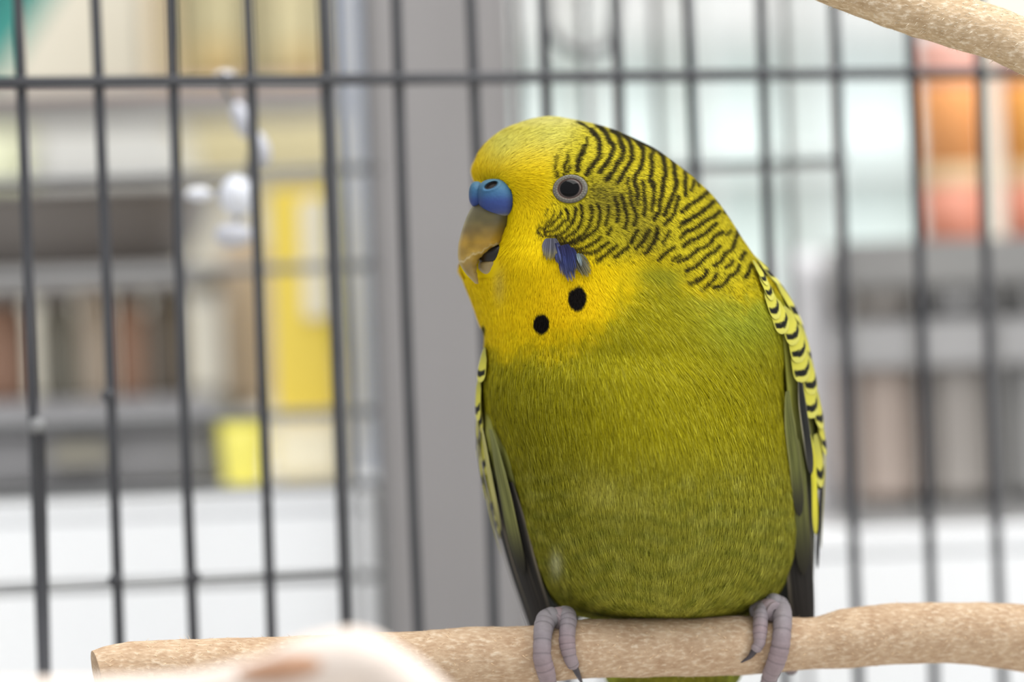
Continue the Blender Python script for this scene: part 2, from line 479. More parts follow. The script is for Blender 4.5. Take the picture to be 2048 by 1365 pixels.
def canister(x0, x1, ytop, m1, lab):
    d = 1.2
    a = P1((x0 + x1) / 2, ytop, dep(d)); r = (x1 - x0) / 2 * U * d / D0; h = a[2] - rz
    c = empty('canister', (a[0], a[1] + r, rz)); tag(c, lab, 'canister')
    ctr = (a[0], a[1] + r, rz)
    link_mesh('base', *lathe_np([(r*.93, 0.0002), (r, h*.03), (r, h*.28)], ctr), M_coral, c)
    link_mesh('band', *lathe_np([(r*1.0, h*.2802), (r*1.02, h*.29), (r*1.02, h*.36), (r, h*.37)], ctr), M_peach, c)
    link_mesh('body', *lathe_np([(r, h*.3702), (r, h*.74), (r*.97, h*.78)], ctr), m1, c)
    link_mesh('lid', *lathe_np([(r*1.01, h*.7802), (r*1.03, h*.8), (r*1.03, h*.97), (r*.95, h)], ctr), M_salmon, c)
canister(1838, 1966, 70, M_orange, 'orange canister with a salmon lid on the rack, left of two')
canister(2002, 2130, 70, M_orange2, 'amber orange canister on the rack at the right edge')
# white jug left of the rack
M_jug = mat_plain('white_enamel', (222, 221, 224), (212, 211, 214), 10, rough=0.6)
ja = P1(1622, 640, dep(1.2)); 
jz = ZR; jr = 70 * U * 1.2 / D0; jh = P1(1600, 505, dep(1.2))[2] - ZR
jug = empty('white_jug', (ja[0], ja[1] + jr, jz)); tag(jug, 'white enamel jug between the bird and the grey rack', 'jug')
jc = (ja[0], ja[1] + jr, jz)
link_mesh('body', *lathe_np([(jr*.9, .0003), (jr, jh*.04), (jr*1.0, jh*.4), (jr*.96, jh*.6), (jr*.75, jh*.8), (jr*.7, jh*.9), (jr*.82, jh), (jr*.7, jh*.98), (jr*.6, jh*.88)], jc), M_jug, jug)
hp = pathc([(jc[0] + jr*.7, jc[1], jz + jh*.9), (jc[0] + jr*1.35, jc[1], jz + jh*.86), (jc[0] + jr*1.4, jc[1], jz + jh*.6), (jc[0] + jr*.93, jc[1], jz + jh*.45)], 24)
link_mesh('handle', *tube_np(hp, 0.003, 10, up=(0, 1, 0)), M_shelf, jug)

# ------------------------------------------------------------------ the wire cage
M_wire = mat_plain('charcoal_wire', (66, 66, 70), (56, 56, 60), 60, rough=0.5, spec=0.4)
M_silver = mat_plain('grey_wire', (128, 128, 128), (116, 116, 118), 60, rough=0.5, spec=0.4)
M_tray = mat_plain('cage_tray', (205, 203, 200), (196, 194, 190), 20, rough=0.5)

pd0 = 0.956; p_c = 0.01625; p_s = 0.0054
A0 = P1(42, 165, dep(pd0))
def panel_pt(i, z):
    # along the cage back: world x and y
    return np.array([A0[0] + i * p_c, A0[1] + i * p_s, z])
Z_TOP = P1(1024, -330, dep(0.98))[2]; Z_BOT = P1(1024, 1850, dep(0.98))[2]
Z_RAIL = A0[2]
i0, i1 = -4, 19
cc = panel_pt((i0 + i1) / 2, Z_BOT)
cage = empty('bird_cage', (cc[0], cc[1] - 0.16, Z_BOT - 0.02))
tag(cage, 'charcoal wire bird cage around the green budgerigar', 'cage')
wr = 0.00118
base_pts = np.array([[0, 0, Z_BOT], [0, 0, (Z_BOT + Z_TOP) / 2], [0, 0, Z_TOP]])
seen = [42, 195, 350, 500, 650, 800, 945, 1092, 1238, 1380, 1529, 1673, 1823, 1964]   # the wires are not quite evenly spaced
adj = {i: P1(x, 160, dep(pd0 + i * p_s))[0] - panel_pt(i, 0)[0] for i, x in enumerate(seen)}
for i in range(i0, i1 + 1):
    q = panel_pt(i, 0) + np.array([adj.get(i, 0), 0, 0])
    bow = 0.0006 * math.sin(i * 2.3)
    pts = base_pts + np.array([q[0], q[1], 0]); pts[1, 0] += bow
    V, F = tube_np(pathc(pts, 9), wr, 10, up=(0, 1, 0))
    link_mesh('wire', V, F, M_wire, cage)
nrm = np.array([-p_s, p_c, 0]); nrm /= np.linalg.norm(nrm)   # pointing away from the lens
for z in (Z_RAIL, Z_TOP, Z_BOT):
    a = panel_pt(i0 - .3, z) + nrm * (-2 * wr); b = panel_pt(i1 + .3, z) + nrm * (-2 * wr)
    if z == Z_RAIL: b[2] -= 0.0026; a[2] += 0.0004
    V, F = tube_np(np.array([a, (a + b) / 2, b]), wr * (1.1 if z == Z_RAIL else 1.6), 10)
    link_mesh('cross_wire', V, F, M_wire, cage)
# right side panel, out of the frame, carries the perch
side0 = panel_pt(i1, 0)
sdir = -nrm
for k in range(1, 22):
    q = side0 + sdir * 0.0172 * k
    V, F = tube_np(base_pts + np.array([q[0], q[1], 0]), wr, 8, up=(0, 1, 0))
    link_mesh('wire', V, F, M_wire, cage)
for z in (Z_RAIL, Z_TOP, Z_BOT):
    a = side0 + np.array([0, 0, z]); b = a + sdir * 0.0172 * 21.5
    V, F = tube_np(np.array([a, (a + b) / 2, b]), wr * 1.3, 10)
    link_mesh('cross_wire', V, F, M_wire, cage)
# tray
e1 = panel_pt(i0 - .5, 0); e2 = panel_pt(i1 + .5, 0)
tp = np.array([e1 + nrm * .01, e2 + nrm * .01, e2 - nrm * .40, e1 - nrm * .40])
lo = tp + np.array([0, 0, Z_BOT - 0.022]); hi = tp + np.array([0, 0, Z_BOT - 0.002])
V = np.concatenate([lo, hi]); F = [(3, 2, 1, 0), (4, 5, 6, 7), (0, 1, 5, 4), (1, 2, 6, 5), (2, 3, 7, 6), (3, 0, 4, 7)]
o = link_mesh('tray', V, F, M_tray, cage, smooth=False)
# door rod with a round knob, and wire joints on the left
def ball(c, r, n=14):
    th = np.linspace(0.02, np.pi - .02, n)
    return lathe_np([(r * math.sin(t), -r * math.cos(t)) for t in th], c, 18)
rd = dep(0.951)
V, F = tube_np(P([(78, 868, rd), (84, 1120, rd), (92, 1500, rd)]), 0.0014, 12, up=(0, 1, 0))
rod = part_label(link_mesh('door_rod', V, F, M_wire, cage), 'thicker door rod')
kn = part_label(link_mesh('knob', *ball(P1(75, 853, rd), 0.0019), M_silver, cage), 'small grey knob on the door rod')
for x, y in ((228, 792), (228, 1168), (378, 1165)):
    i = (x - 42) / 153.0
    i = round(i)
    z = P1(x, y, dep(.95))[2]
    q = panel_pt(i, z) + np.array([adj.get(i, 0), 0, 0])
    link_mesh('wire_joint', *ball(q + np.array([0, -0.0004, 0]), 0.0017), M_wire, cage)
# thin door cross wire low on the left
zx = P1(230, 1172, dep(.955))[2]
a = panel_pt(-1, zx) + nrm * (2 * wr); b = panel_pt(4.0, zx) + nrm * (2 * wr)
V, F = tube_np(np.array([a, (a + b) / 2, b]), 0.0007, 8)
link_mesh('cross_wire', V, F, M_silver, cage)

# second, paler wire panel standing between cage and counter
def panel2(x_list, y_list, x0, x1, d, label, y_lo, vr=0.0009, hr=0.0011):
    za = P1((x0 + x1) / 2, -330, dep(d))[2]
    r = empty('wire_panel', (*P1((x0 + x1) / 2, 1000, dep(d))[:2], 0.9)); tag(r, label, 'panel')
    for x in x_list:
        q = P1(x, 682, dep(d)); yb = 0.9
        V, F = tube_np(np.array([[q[0], q[1], yb], [q[0], q[1], 1.1], [q[0], q[1], za]]), vr, 8, up=(0, 1, 0))
        link_mesh('wire', V, F, M_silver, r)
    for y in y_list:
        c = P1((x0 + x1) / 2, y, dep(d)); hw = (x1 - x0) / 2 * U * d / D0
        V, F = tube_np(np.array([[c[0] - hw, c[1] + 2 * vr, c[2]], [c[0], c[1] + 2 * vr, c[2]], [c[0] + hw, c[1] + 2 * vr, c[2]]]), hr, 8)
        link_mesh('cross_wire', V, F, M_silver, r)
panel2([-60, 690, 752], [-250, 350, 545, 838, 985, 1168], -80, 760, 1.085, 'thin grey wire panel behind the left of the cage', 1365)
panel2([1058, 1190, 1332, 1590], [-250, 332], 1040, 1690, 1.085, 'thin grey wire panel behind the bird, left of the orange canisters', 1365)

# hanging chain of clear beads by the cage back
M_bead = mat_plain('white_glossy_bead', (240, 242, 250), (228, 230, 240), 30, rough=0.08, spec=0.8)
M_bead2 = mat_plain('pale_grey_bead', (206, 206, 214), (192, 192, 202), 30, rough=0.1, spec=0.8)
M_cord = mat_plain('grey_cord', (130, 128, 124), (118, 116, 112), 90, rough=0.8)
td = dep(1.0)
toy = empty('hanging_bird_toy', P1(470, 130, td)); tag(toy, 'string of shiny white beads hanging at the cage back', 'bird toy')
cp = pathc([(444, 150, td - 330), (446, 170, td - 100), (470, 210, td), (505, 280, td), (490, 360, td), (470, 480, td)], 60)
link_mesh('cord', *tube_np(P(cp), 0.0006, 8, up=(0, 1, 0)), M_cord, toy)
def bead(x, y, rx, ry, rot, m):
    c = P1(x, y, td); V, F = ball((0, 0, 0), 1.0)
    V = V * np.array([rx, min(rx, ry), ry]) * U * 1.1
    R = np.array([[math.cos(rot), 0, math.sin(rot)], [0, 1, 0], [-math.sin(rot), 0, math.cos(rot)]])
    link_mesh('bead', V @ R.T + c, F, m, toy)
bead(450, 156, 24, 16, 0, M_bead2)
bead(484, 240, 20, 40, -.35, M_bead2)
bead(520, 296, 20, 36, -.3, M_bead2)
bead(474, 392, 36, 42, 0, M_bead)
bead(466, 470, 38, 26, 0, M_bead2)
bead(398, 388, 28, 14, 0, M_bead)
link_mesh('cord', *tube_np(P(pathc([(398, 388, td), (430, 375, td), (470, 370, td)], 10)), 0.0006, 8, up=(0, 1, 0)), M_cord, toy)

# grey cable loop at the top
cp = pathc([(1085, -300, dep(1.1)), (1092, 40, dep(1.1)), (1120, 82, dep(1.1)), (1175, 105, dep(1.1)), (1215, 92, dep(1.1)), (1232, 20, dep(1.1)), (1236, -300, dep(1.1))], 60)
o = link_mesh('cable_loop', *tube_np(P(cp), 0.0013, 10, up=(0, 1, 0)), M_silver)
tag(o, 'grey cable hanging in a loop above the bird', 'cable')

# ------------------------------------------------------------------ wooden branches
def wood_mat(name, dark, light, pale):
    m, nt, b = new_mat(name)
    tc = nt.nodes.new('ShaderNodeTexCoord')
    n1 = nt.nodes.new('ShaderNodeTexNoise'); n1.inputs['Scale'].default_value = 260; n1.inputs['Detail'].default_value = 6
    n2 = nt.nodes.new('ShaderNodeTexNoise'); n2.inputs['Scale'].default_value = 1500; n2.inputs['Detail'].default_value = 5
    mp = nt.nodes.new('ShaderNodeMapping'); mp.inputs['Scale'].default_value = (0.45, 1, 1)
    nt.links.new(tc.outputs['Object'], n1.inputs['Vector'])
    nt.links.new(tc.outputs['Object'], mp.inputs['Vector']); nt.links.new(mp.outputs['Vector'], n2.inputs['Vector'])
    r1 = nt.nodes.new('ShaderNodeValToRGB')
    r1.color_ramp.elements[0].position = 0.34; r1.color_ramp.elements[0].color = (*lin(dark), 1)
    r1.color_ramp.elements[1].position = 0.6; r1.color_ramp.elements[1].color = (*lin(light), 1)
    r2 = nt.nodes.new('ShaderNodeValToRGB')
    r2.color_ramp.elements[0].position = 0.54; r2.color_ramp.elements[0].color = (0, 0, 0, 1)
    r2.color_ramp.elements[1].position = 0.74; r2.color_ramp.elements[1].color = (1, 1, 1, 1)
    ad = nt.nodes.new('ShaderNodeMix'); ad.data_type = 'FLOAT'; ad.inputs['Factor'].default_value = 0.55
    nt.links.new(n1.outputs['Fac'], ad.inputs['A']); nt.links.new(n2.outputs['Fac'], ad.inputs['B'])
    nt.links.new(ad.outputs['Result'], r1.inputs['Fac'])
    nt.links.new(n2.outputs['Fac'], r2.inputs['Fac'])
    mx = nt.nodes.new('ShaderNodeMix'); mx.data_type = 'RGBA'
    nt.links.new(r2.outputs['Color'], mx.inputs['Factor']); nt.links.new(r1.outputs['Color'], mx.inputs['A'])
    mx.inputs['B'].default_value = (*lin(pale), 1)
    nt.links.new(mx.outputs['Result'], b.inputs['Base Color'])
    b.inputs['Roughness'].default_value = 0.85
    b.inputs['Specular IOR Level'].default_value = 0.2
    bp = nt.nodes.new('ShaderNodeBump'); bp.inputs['Strength'].default_value = 0.5; bp.inputs['Distance'].default_value = 0.0005
    nt.links.new(n2.outputs['Fac'], bp.inputs['Height']); nt.links.new(bp.outputs['Normal'], b.inputs['Normal'])
    return m
M_wood = wood_mat('sanded_branch_wood', (164, 134, 106), (192, 166, 138), (206, 186, 162))
M_wood2 = wood_mat('pale_fibrous_wood', (166, 140, 108), (198, 174, 144), (222, 206, 184))
M_wood3 = wood_mat('cream_branch_wood', (218, 202, 190), (226, 212, 202), (232, 222, 214))
M_brownpatch = wood_mat('brown_wood', (172, 130, 104), (184, 144, 118), (198, 162, 138))
M_fibre = mat_attr('wood_fibre', rough=0.8, spec=0.1)

def vnoise(shape, cell, seed):
    r = np.random.default_rng(seed)
    h, w = shape
    gh, gw = int(h / cell) + 3, int(w / cell) + 3
    g = r.random((gh, gw))
    yy = np.arange(h) / cell; xx = np.arange(w) / cell
    y0 = yy.astype(int); x0 = xx.astype(int)
    ty = (yy - y0)[:, None]; tx = (xx - x0)[None, :]
    ty = ty * ty * (3 - 2 * ty); tx = tx * tx * (3 - 2 * tx)
    a = g[np.ix_(y0, x0)]; b = g[np.ix_(y0, x0 + 1)]; c = g[np.ix_(y0 + 1, x0)]; d = g[np.ix_(y0 + 1, x0 + 1)]
    return (a * (1 - tx) + b * tx) * (1 - ty) + (c * (1 - tx) + d * tx) * ty

def branch(name, ctrl, n, nseg, mat, label, fibre_n=0, fibre_col=None, seed=1, rough_amp=0.03, cut_mat=None):
    ctrl = np.asarray(ctrl, float)
    pc = pathc(ctrl, n)
    nz = (vnoise((n, nseg), 6, seed) + vnoise((n, nseg), 14, seed + 1) - 1) * rough_amp + (vnoise((n, nseg), 2, seed + 2) - .5) * rough_amp * .35
    nz[:, -4:] = nz[:, -4:] * np.array([.8, .6, .4, .2]) + nz[:, :1] * np.array([.2, .4, .6, .8])
    R = pc[:, 3:4] * (1 + nz)
    V, F = tube_np(pc[:, :3], R, nseg, up=(0, 1, 0), caps=False)
    root = empty(name, P1(*pc[len(pc) // 2, :3]))
    tag(root, label, 'branch')
    W = P(V)
    link_mesh('stick', W, F, mat, root)
    for e, idx in ((0, slice(0, nseg)), (1, slice((n - 1) * nseg, n * nseg))):
        ring = W[idx]; c = ring.mean(0)
        VV = [c]; FF = []
        for k, s in enumerate((0.35, 0.7, 1.0)):
            VV += list(c + (ring - c) * s)
        for j in range(nseg):
            j2 = (j + 1) % nseg
            FF.append((0, 1 + j, 1 + j2))
            for k in range(2):
                FF.append((1 + k * nseg + j, 1 + (k + 1) * nseg + j, 1 + (k + 1) * nseg + j2, 1 + k * nseg + j2))
        link_mesh('cut_end', np.array(VV), FF, cut_mat or mat, root, smooth=False)
    if fibre_n:
        r = np.random.default_rng(seed)
        k = r.integers(2, n - 2, fibre_n); j = r.integers(0, nseg, fibre_n)
        b = V[k * nseg + j] ; c = pc[k, :3]
        nn = (b - c) / np.linalg.norm(b - c, axis=1)[:, None]
        t = np.stack([np.ones(fibre_n), r.normal(0, .5, fibre_n), r.normal(0, .5, fibre_n)], 1) * r.choice([-1, 1], fibre_n)[:, None]
        L = r.uniform(3, 10, fibre_n)[:, None]
        tip = b + t * L * .8 + nn * L * r.uniform(.1, .45, fibre_n)[:, None]
        wd = np.cross(nn, t); wd /= np.linalg.norm(wd, axis=1)[:, None]
        w = r.uniform(.5, 1.0, fibre_n)[:, None]
        VV = np.stack([b - wd * w, b + wd * w, tip], 1).reshape(-1, 3)
        cc_ = lin(fibre_col)[None, :] * r.uniform(.75, 1.1, fibre_n)[:, None]
        f = link_mesh('wood_fibre', P(VV), np.arange(3 * fibre_n).reshape(-1, 3), M_fibre, root, np.repeat(cc_, 3, 0))
        f['kind'] = 'stuff'
    return root, V, pc

perch_ctrl = [(196, 1360, -190, 60), (225, 1354, -186, 63), (290, 1346, -178, 63), (500, 1337, -150, 61), (700, 1330, -120, 61), (850, 1322, -96, 60),
              (950, 1313, -82, 58), (1060, 1311, -68, 58), (1150, 1300, -55, 59), (1300, 1296, -36, 59), (1480, 1292, -12, 59), (1560, 1290, -2, 55),
              (1625, 1287, 6, 52), (1700, 1277, 16, 60), (1800, 1267, 30, 61), (1900, 1266, 44, 61), (2000, 1272, 60, 66), (2100, 1285, 75, 68),
              (2300, 1300, 110, 66), (2560, 1310, 160, 64)]
perch_root, perch_V, perch_pc = branch('wooden_perch', perch_ctrl, 420, 48, M_wood,
    'tan natural wood perch gripped by the green budgerigar', 5200, (226, 196, 160), 11, 0.03)
branch('wooden_branch', [(1380, -190, -90, 50), (1560, -92, -120, 56), (1750, -16, -140, 58), (1840, 20, -140, 56), (1920, 45, -145, 54), (2000, 72, -150, 53), (2060, 98, -150, 53), (2200, 165, -160, 54), (2500, 300, -190, 54)],
       260, 40, M_wood2, 'pale fibrous branch crossing the top right corner', 5200, (222, 206, 182), 23, 0.05)
fg = -1450
br, _, _ = branch('wooden_branch', [(-500, 1432, fg - 60, 56), (0, 1412, fg, 54), (330, 1404, fg + 30, 56), (520, 1376, fg, 60), (640, 1334, fg - 30, 66), (708, 1320, fg - 40, 64), (780, 1352, fg - 40, 60), (880, 1440, fg - 60, 60), (1020, 1600, fg - 100, 62)],
       160, 28, M_wood3, 'out-of-focus cream branch in front, at the bottom left', 0, None, 31, 0.05)
# a darker brown patch on its side, facing the lens
sp = np.array([(470, 1356, fg - 28), (530, 1346, fg - 52), (590, 1336, fg - 74), (650, 1330, fg - 76), (700, 1340, fg - 70)])
V_, F_ = tube_np(pathc(sp, 24), 27 * np.sin(np.linspace(.25, np.pi - .25, 24)) ** .6, 18, up=(0, 1, 0))
link_mesh('brown_patch', P(V_), F_, M_brownpatch, br)

# ------------------------------------------------------------------ the budgerigar
# silhouette and depth profiles, by height (design units)
yL = [236, 240, 250, 262, 280, 300, 320, 345, 370, 410, 450, 490, 510, 536, 560, 600, 640, 680, 720, 760, 800, 840, 900, 950, 1000, 1060, 1120, 1170, 1200, 1225, 1238, 1262, 1365, 1450]
xL = [1092, 1068, 1036, 1008, 983, 964, 953, 946, 952, 962, 962, 948, 932, 920, 928, 944, 958, 971, 971, 968, 970, 980, 1004, 1022, 1036, 1052, 1072, 1092, 1112, 1150, 1185, 1205, 1218, 1290]
yR = [236, 240, 250, 265, 280, 300, 320, 350, 390, 420, 450, 480, 510, 540, 570, 600, 650, 700, 760, 900, 1000, 1060, 1100, 1150, 1190, 1215, 1238, 1262, 1365, 1450]
xR = [1108, 1132, 1186, 1234, 1268, 1308, 1338, 1376, 1420, 1444, 1464, 1483, 1504, 1526, 1546, 1562, 1574, 1574, 1568, 1574, 1584, 1588, 1585, 1572, 1550, 1520, 1495, 1482, 1470, 1400]
yF = [236, 240, 250, 265, 280, 320, 380, 450, 520, 600, 700, 800, 900, 1000, 1100, 1160, 1200, 1222, 1236, 1246, 1262, 1300, 1365, 1450]
xF = [-6, -40, -80, -108, -128, -162, -190, -202, -208, -218, -246, -268, -274, -262, -224, -182, -140, -90, -30, 34, 66, 84, 110, 160]
yB = [236, 240, 250, 265, 280, 320, 380, 450, 520, 600, 700, 800, 900, 1000, 1100, 1200, 1300, 1365, 1450]
xB = [6, 44, 88, 118, 138, 168, 196, 214, 238, 272, 310, 330, 340, 345, 342, 334, 318, 300, 220]

t = np.linspace(0, 1, 330)
rows = np.unique(np.r_[236 + 60 * np.linspace(0, 1, 40) ** 2, np.linspace(296, 1195, 230), np.linspace(1196, 1270, 50), np.linspace(1272, 1450, 24)])
NR, NC = len(rows), 300
def prof(y):
    return (pchip(yL, xL, y), pchip(yR, xR, y), pchip(yF, xF, y), pchip(yB, xB, y))
def bumps(x, y):
    """relief of the plumage towards the lens"""
    g = lambda cx, cy, sx, sy, a: a * np.exp(-((x - cx) / sx) ** 2 - ((y - cy) / sy) ** 2)
    return (g(1050, 515, 52, 70, -20) + g(1150, 620, 110, 60, -14) + g(1000, 330, 50, 45, -12)
            + g(1138, 378, 46, 40, 9) + g(1215, 460, 80, 70, -10) + g(1240, 715, 190, 34, 9) + g(1310, 830, 40, 200, -8)
            + g(1003, 560, 22, 60, 14))
ph = np.linspace(0, 2 * np.pi, NC, endpoint=False)
l, r_, f, b = prof(rows)
mx_, hw = (l + r_) / 2, (r_ - l) / 2
my_, hd = (f + b) / 2, (b - f) / 2
BX_ = mx_[:, None] + hw[:, None] * np.cos(ph)
BD_ = my_[:, None] + hd[:, None] * np.sin(ph)
BY_ = np.repeat(rows[:, None], NC, 1)
front = np.clip(-np.sin(ph), 0, 1)[None, :] ** 0.5
BD_ = BD_ + bumps(BX_, BY_) * front
body_V = np.stack([BX_, BY_, BD_], -1).reshape(-1, 3)
body_F = grid_faces(NR, NC)

def surf(x, y):
    """depth and outward normal of the front of the body at (x, y)"""
    x = np.asarray(x, float); y = np.asarray(y, float)
    def dd(x, y):
        l, r_, f, b = prof(y)
        m, h = (l + r_) / 2, (r_ - l) / 2
        u = np.clip((x - m) / h, -.999, .999)
        s = np.sqrt(1 - u * u)
        return (f + b) / 2 - (b - f) / 2 * s + bumps(x, y) * s ** .5
    z = dd(x, y); e = 2.0
    nx = (dd(x + e, y) - dd(x - e, y)) / (2 * e); ny = (dd(x, y + e) - dd(x, y - e)) / (2 * e)
    n = np.stack([nx, ny, -np.ones_like(z)], -1)
    return z, n / np.linalg.norm(n, axis=-1, keepdims=True)

# ---- plumage pigment and painted-in crown light, laid out on the bird itself (1 unit cells)
GX0, GY0, GX1, GY1 = 880, 200, 1700, 1500
gx, gy = np.meshgrid(np.arange(GX0, GX1, dtype=float), np.arange(GY0, GY1, dtype=float))
SH = gx.shape
def gauss(cx, cy, sx, sy):
    return np.exp(-((gx - cx) / sx) ** 2 - ((gy - cy) / sy) ** 2)
def seg_dist(x, y, poly, closed=False):
    poly = np.asarray(poly, float)
    d = np.full(x.shape, 1e9)
    q = list(range(len(poly))) + ([0] if closed else [])
    for a, b in zip(q[:-1], q[1:]):
        p0, p1 = poly[a], poly[b]; v = p1 - p0; L2 = max(v @ v, 1e-9)
        tt = np.clip(((x - p0[0]) * v[0] + (y - p0[1]) * v[1]) / L2, 0, 1)
        d = np.minimum(d, np.hypot(x - p0[0] - tt * v[0], y - p0[1] - tt * v[1]))
    return d
def inside(x, y, poly):
    poly = np.asarray(poly, float); c = np.zeros(x.shape, bool); n = len(poly)
    for i in range(n):
        (x0, y0), (x1, y1) = poly[i - 1], poly[i]
        if y0 != y1:
            c ^= ((y0 > y) != (y1 > y)) & (x < (x1 - x0) * (y - y0) / (y1 - y0) + x0)
    return c
def signed(poly):
    d = seg_dist(gx, gy, poly, True)
    return np.where(inside(gx, gy, poly), d, -d)
def mixc(base, col, m):
    return base * (1 - m[..., None]) + lin(col) * m[..., None]

n_s = vnoise(SH, 5, 1); n_m = vnoise(SH, 18, 2); n_l = vnoise(SH, 60, 3)
# green body
pig = np.zeros(SH + (3,)) + lin((152, 142, 12))
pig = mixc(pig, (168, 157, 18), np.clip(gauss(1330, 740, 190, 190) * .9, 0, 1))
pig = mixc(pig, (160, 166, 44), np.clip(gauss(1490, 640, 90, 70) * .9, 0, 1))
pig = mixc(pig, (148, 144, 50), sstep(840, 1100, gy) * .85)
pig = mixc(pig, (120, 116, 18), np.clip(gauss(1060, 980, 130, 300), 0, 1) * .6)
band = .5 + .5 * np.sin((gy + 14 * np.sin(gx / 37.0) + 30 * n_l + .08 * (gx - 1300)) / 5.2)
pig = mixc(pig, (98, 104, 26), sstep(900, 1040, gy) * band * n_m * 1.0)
pig = mixc(pig, (180, 172, 70), np.clip(gauss(1195, 985, 40, 34) + gauss(1270, 1010, 60, 30) * .5, 0, 1) * (.4 + .6 * n_m))
pig = mixc(pig, (196, 196, 150), np.clip(gauss(1112, 1130, 12, 24), 0, 1) * .7)
pig = mixc(pig, (172, 166, 66), sstep(900, 1000, gy) * (n_m > .68) * .45)
# yellow head, face and bib
yel = [(800, 100), (1800, 100), (1800, 560), (1530, 572), (1470, 600), (1420, 592), (1380, 566), (1340, 540), (1304, 532), (1290, 556), (1254, 602), (1210, 648),
       (1150, 685), (1085, 710), (1040, 694), (1010, 716), (970, 712), (800, 712)]
sd = signed(yel) + (vnoise(SH, 9, 5) - .5) * 26 + (n_m - .5) * 30
ym = sstep(-46, 46, sd)
ycol = np.zeros(SH + (3,)) + lin((246, 214, 16))
ycol = mixc(ycol, (243, 202, 10), np.clip(gauss(1130, 610, 110, 90), 0, 1) * .9)
ycol = mixc(ycol, (214, 206, 96), np.clip(gauss(1110, 262, 140, 52) + gauss(1000, 290, 40, 40) * .5, 0, 1))  # paler crown: partly its own yellow, partly sky reflection painted in
ycol = mixc(ycol, (226, 192, 20), np.clip(gauss(1060, 395, 40, 50), 0, 1) * .6)
ycol = mixc(ycol, (206, 182, 84), np.clip(gauss(998, 572, 12, 34), 0, 1) * .55)
ycol = mixc(ycol, (226, 222, 142), sstep(262, 236, gy) * .6)  # rim light along the top of the crown, painted as paler yellow
bar_zone = [(1095, 345), (1110, 300), (1150, 240), (1200, 225), (1600, 200), (1650, 560), (1530, 575), (1470, 600), (1430, 590), (1380, 560), (1330, 535), (1290, 520), (1240, 535),
            (1180, 525), (1130, 500), (1070, 475), (1075, 445), (1095, 420)]
sz = signed(bar_zone)
bz_ = sstep(-6, 10, sz)
ycol = mixc(ycol, (216, 200, 44), sstep(-14, 46, sz) * .85)
ycol = mixc(ycol, (150, 138, 44), np.clip(gauss(1205, 390, 40, 36) + .6 * gauss(1290, 470, 40, 50) + .5 * gauss(1240, 430, 60, 60), 0, 1) * .85)
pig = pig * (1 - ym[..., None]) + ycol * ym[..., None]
# olive tone where bib feathers meet the green below the bars
pig = mixc(pig, (160, 158, 40), np.clip(gauss(1330, 555, 60, 22) + gauss(1420, 610, 60, 16), 0, 1) * .8)

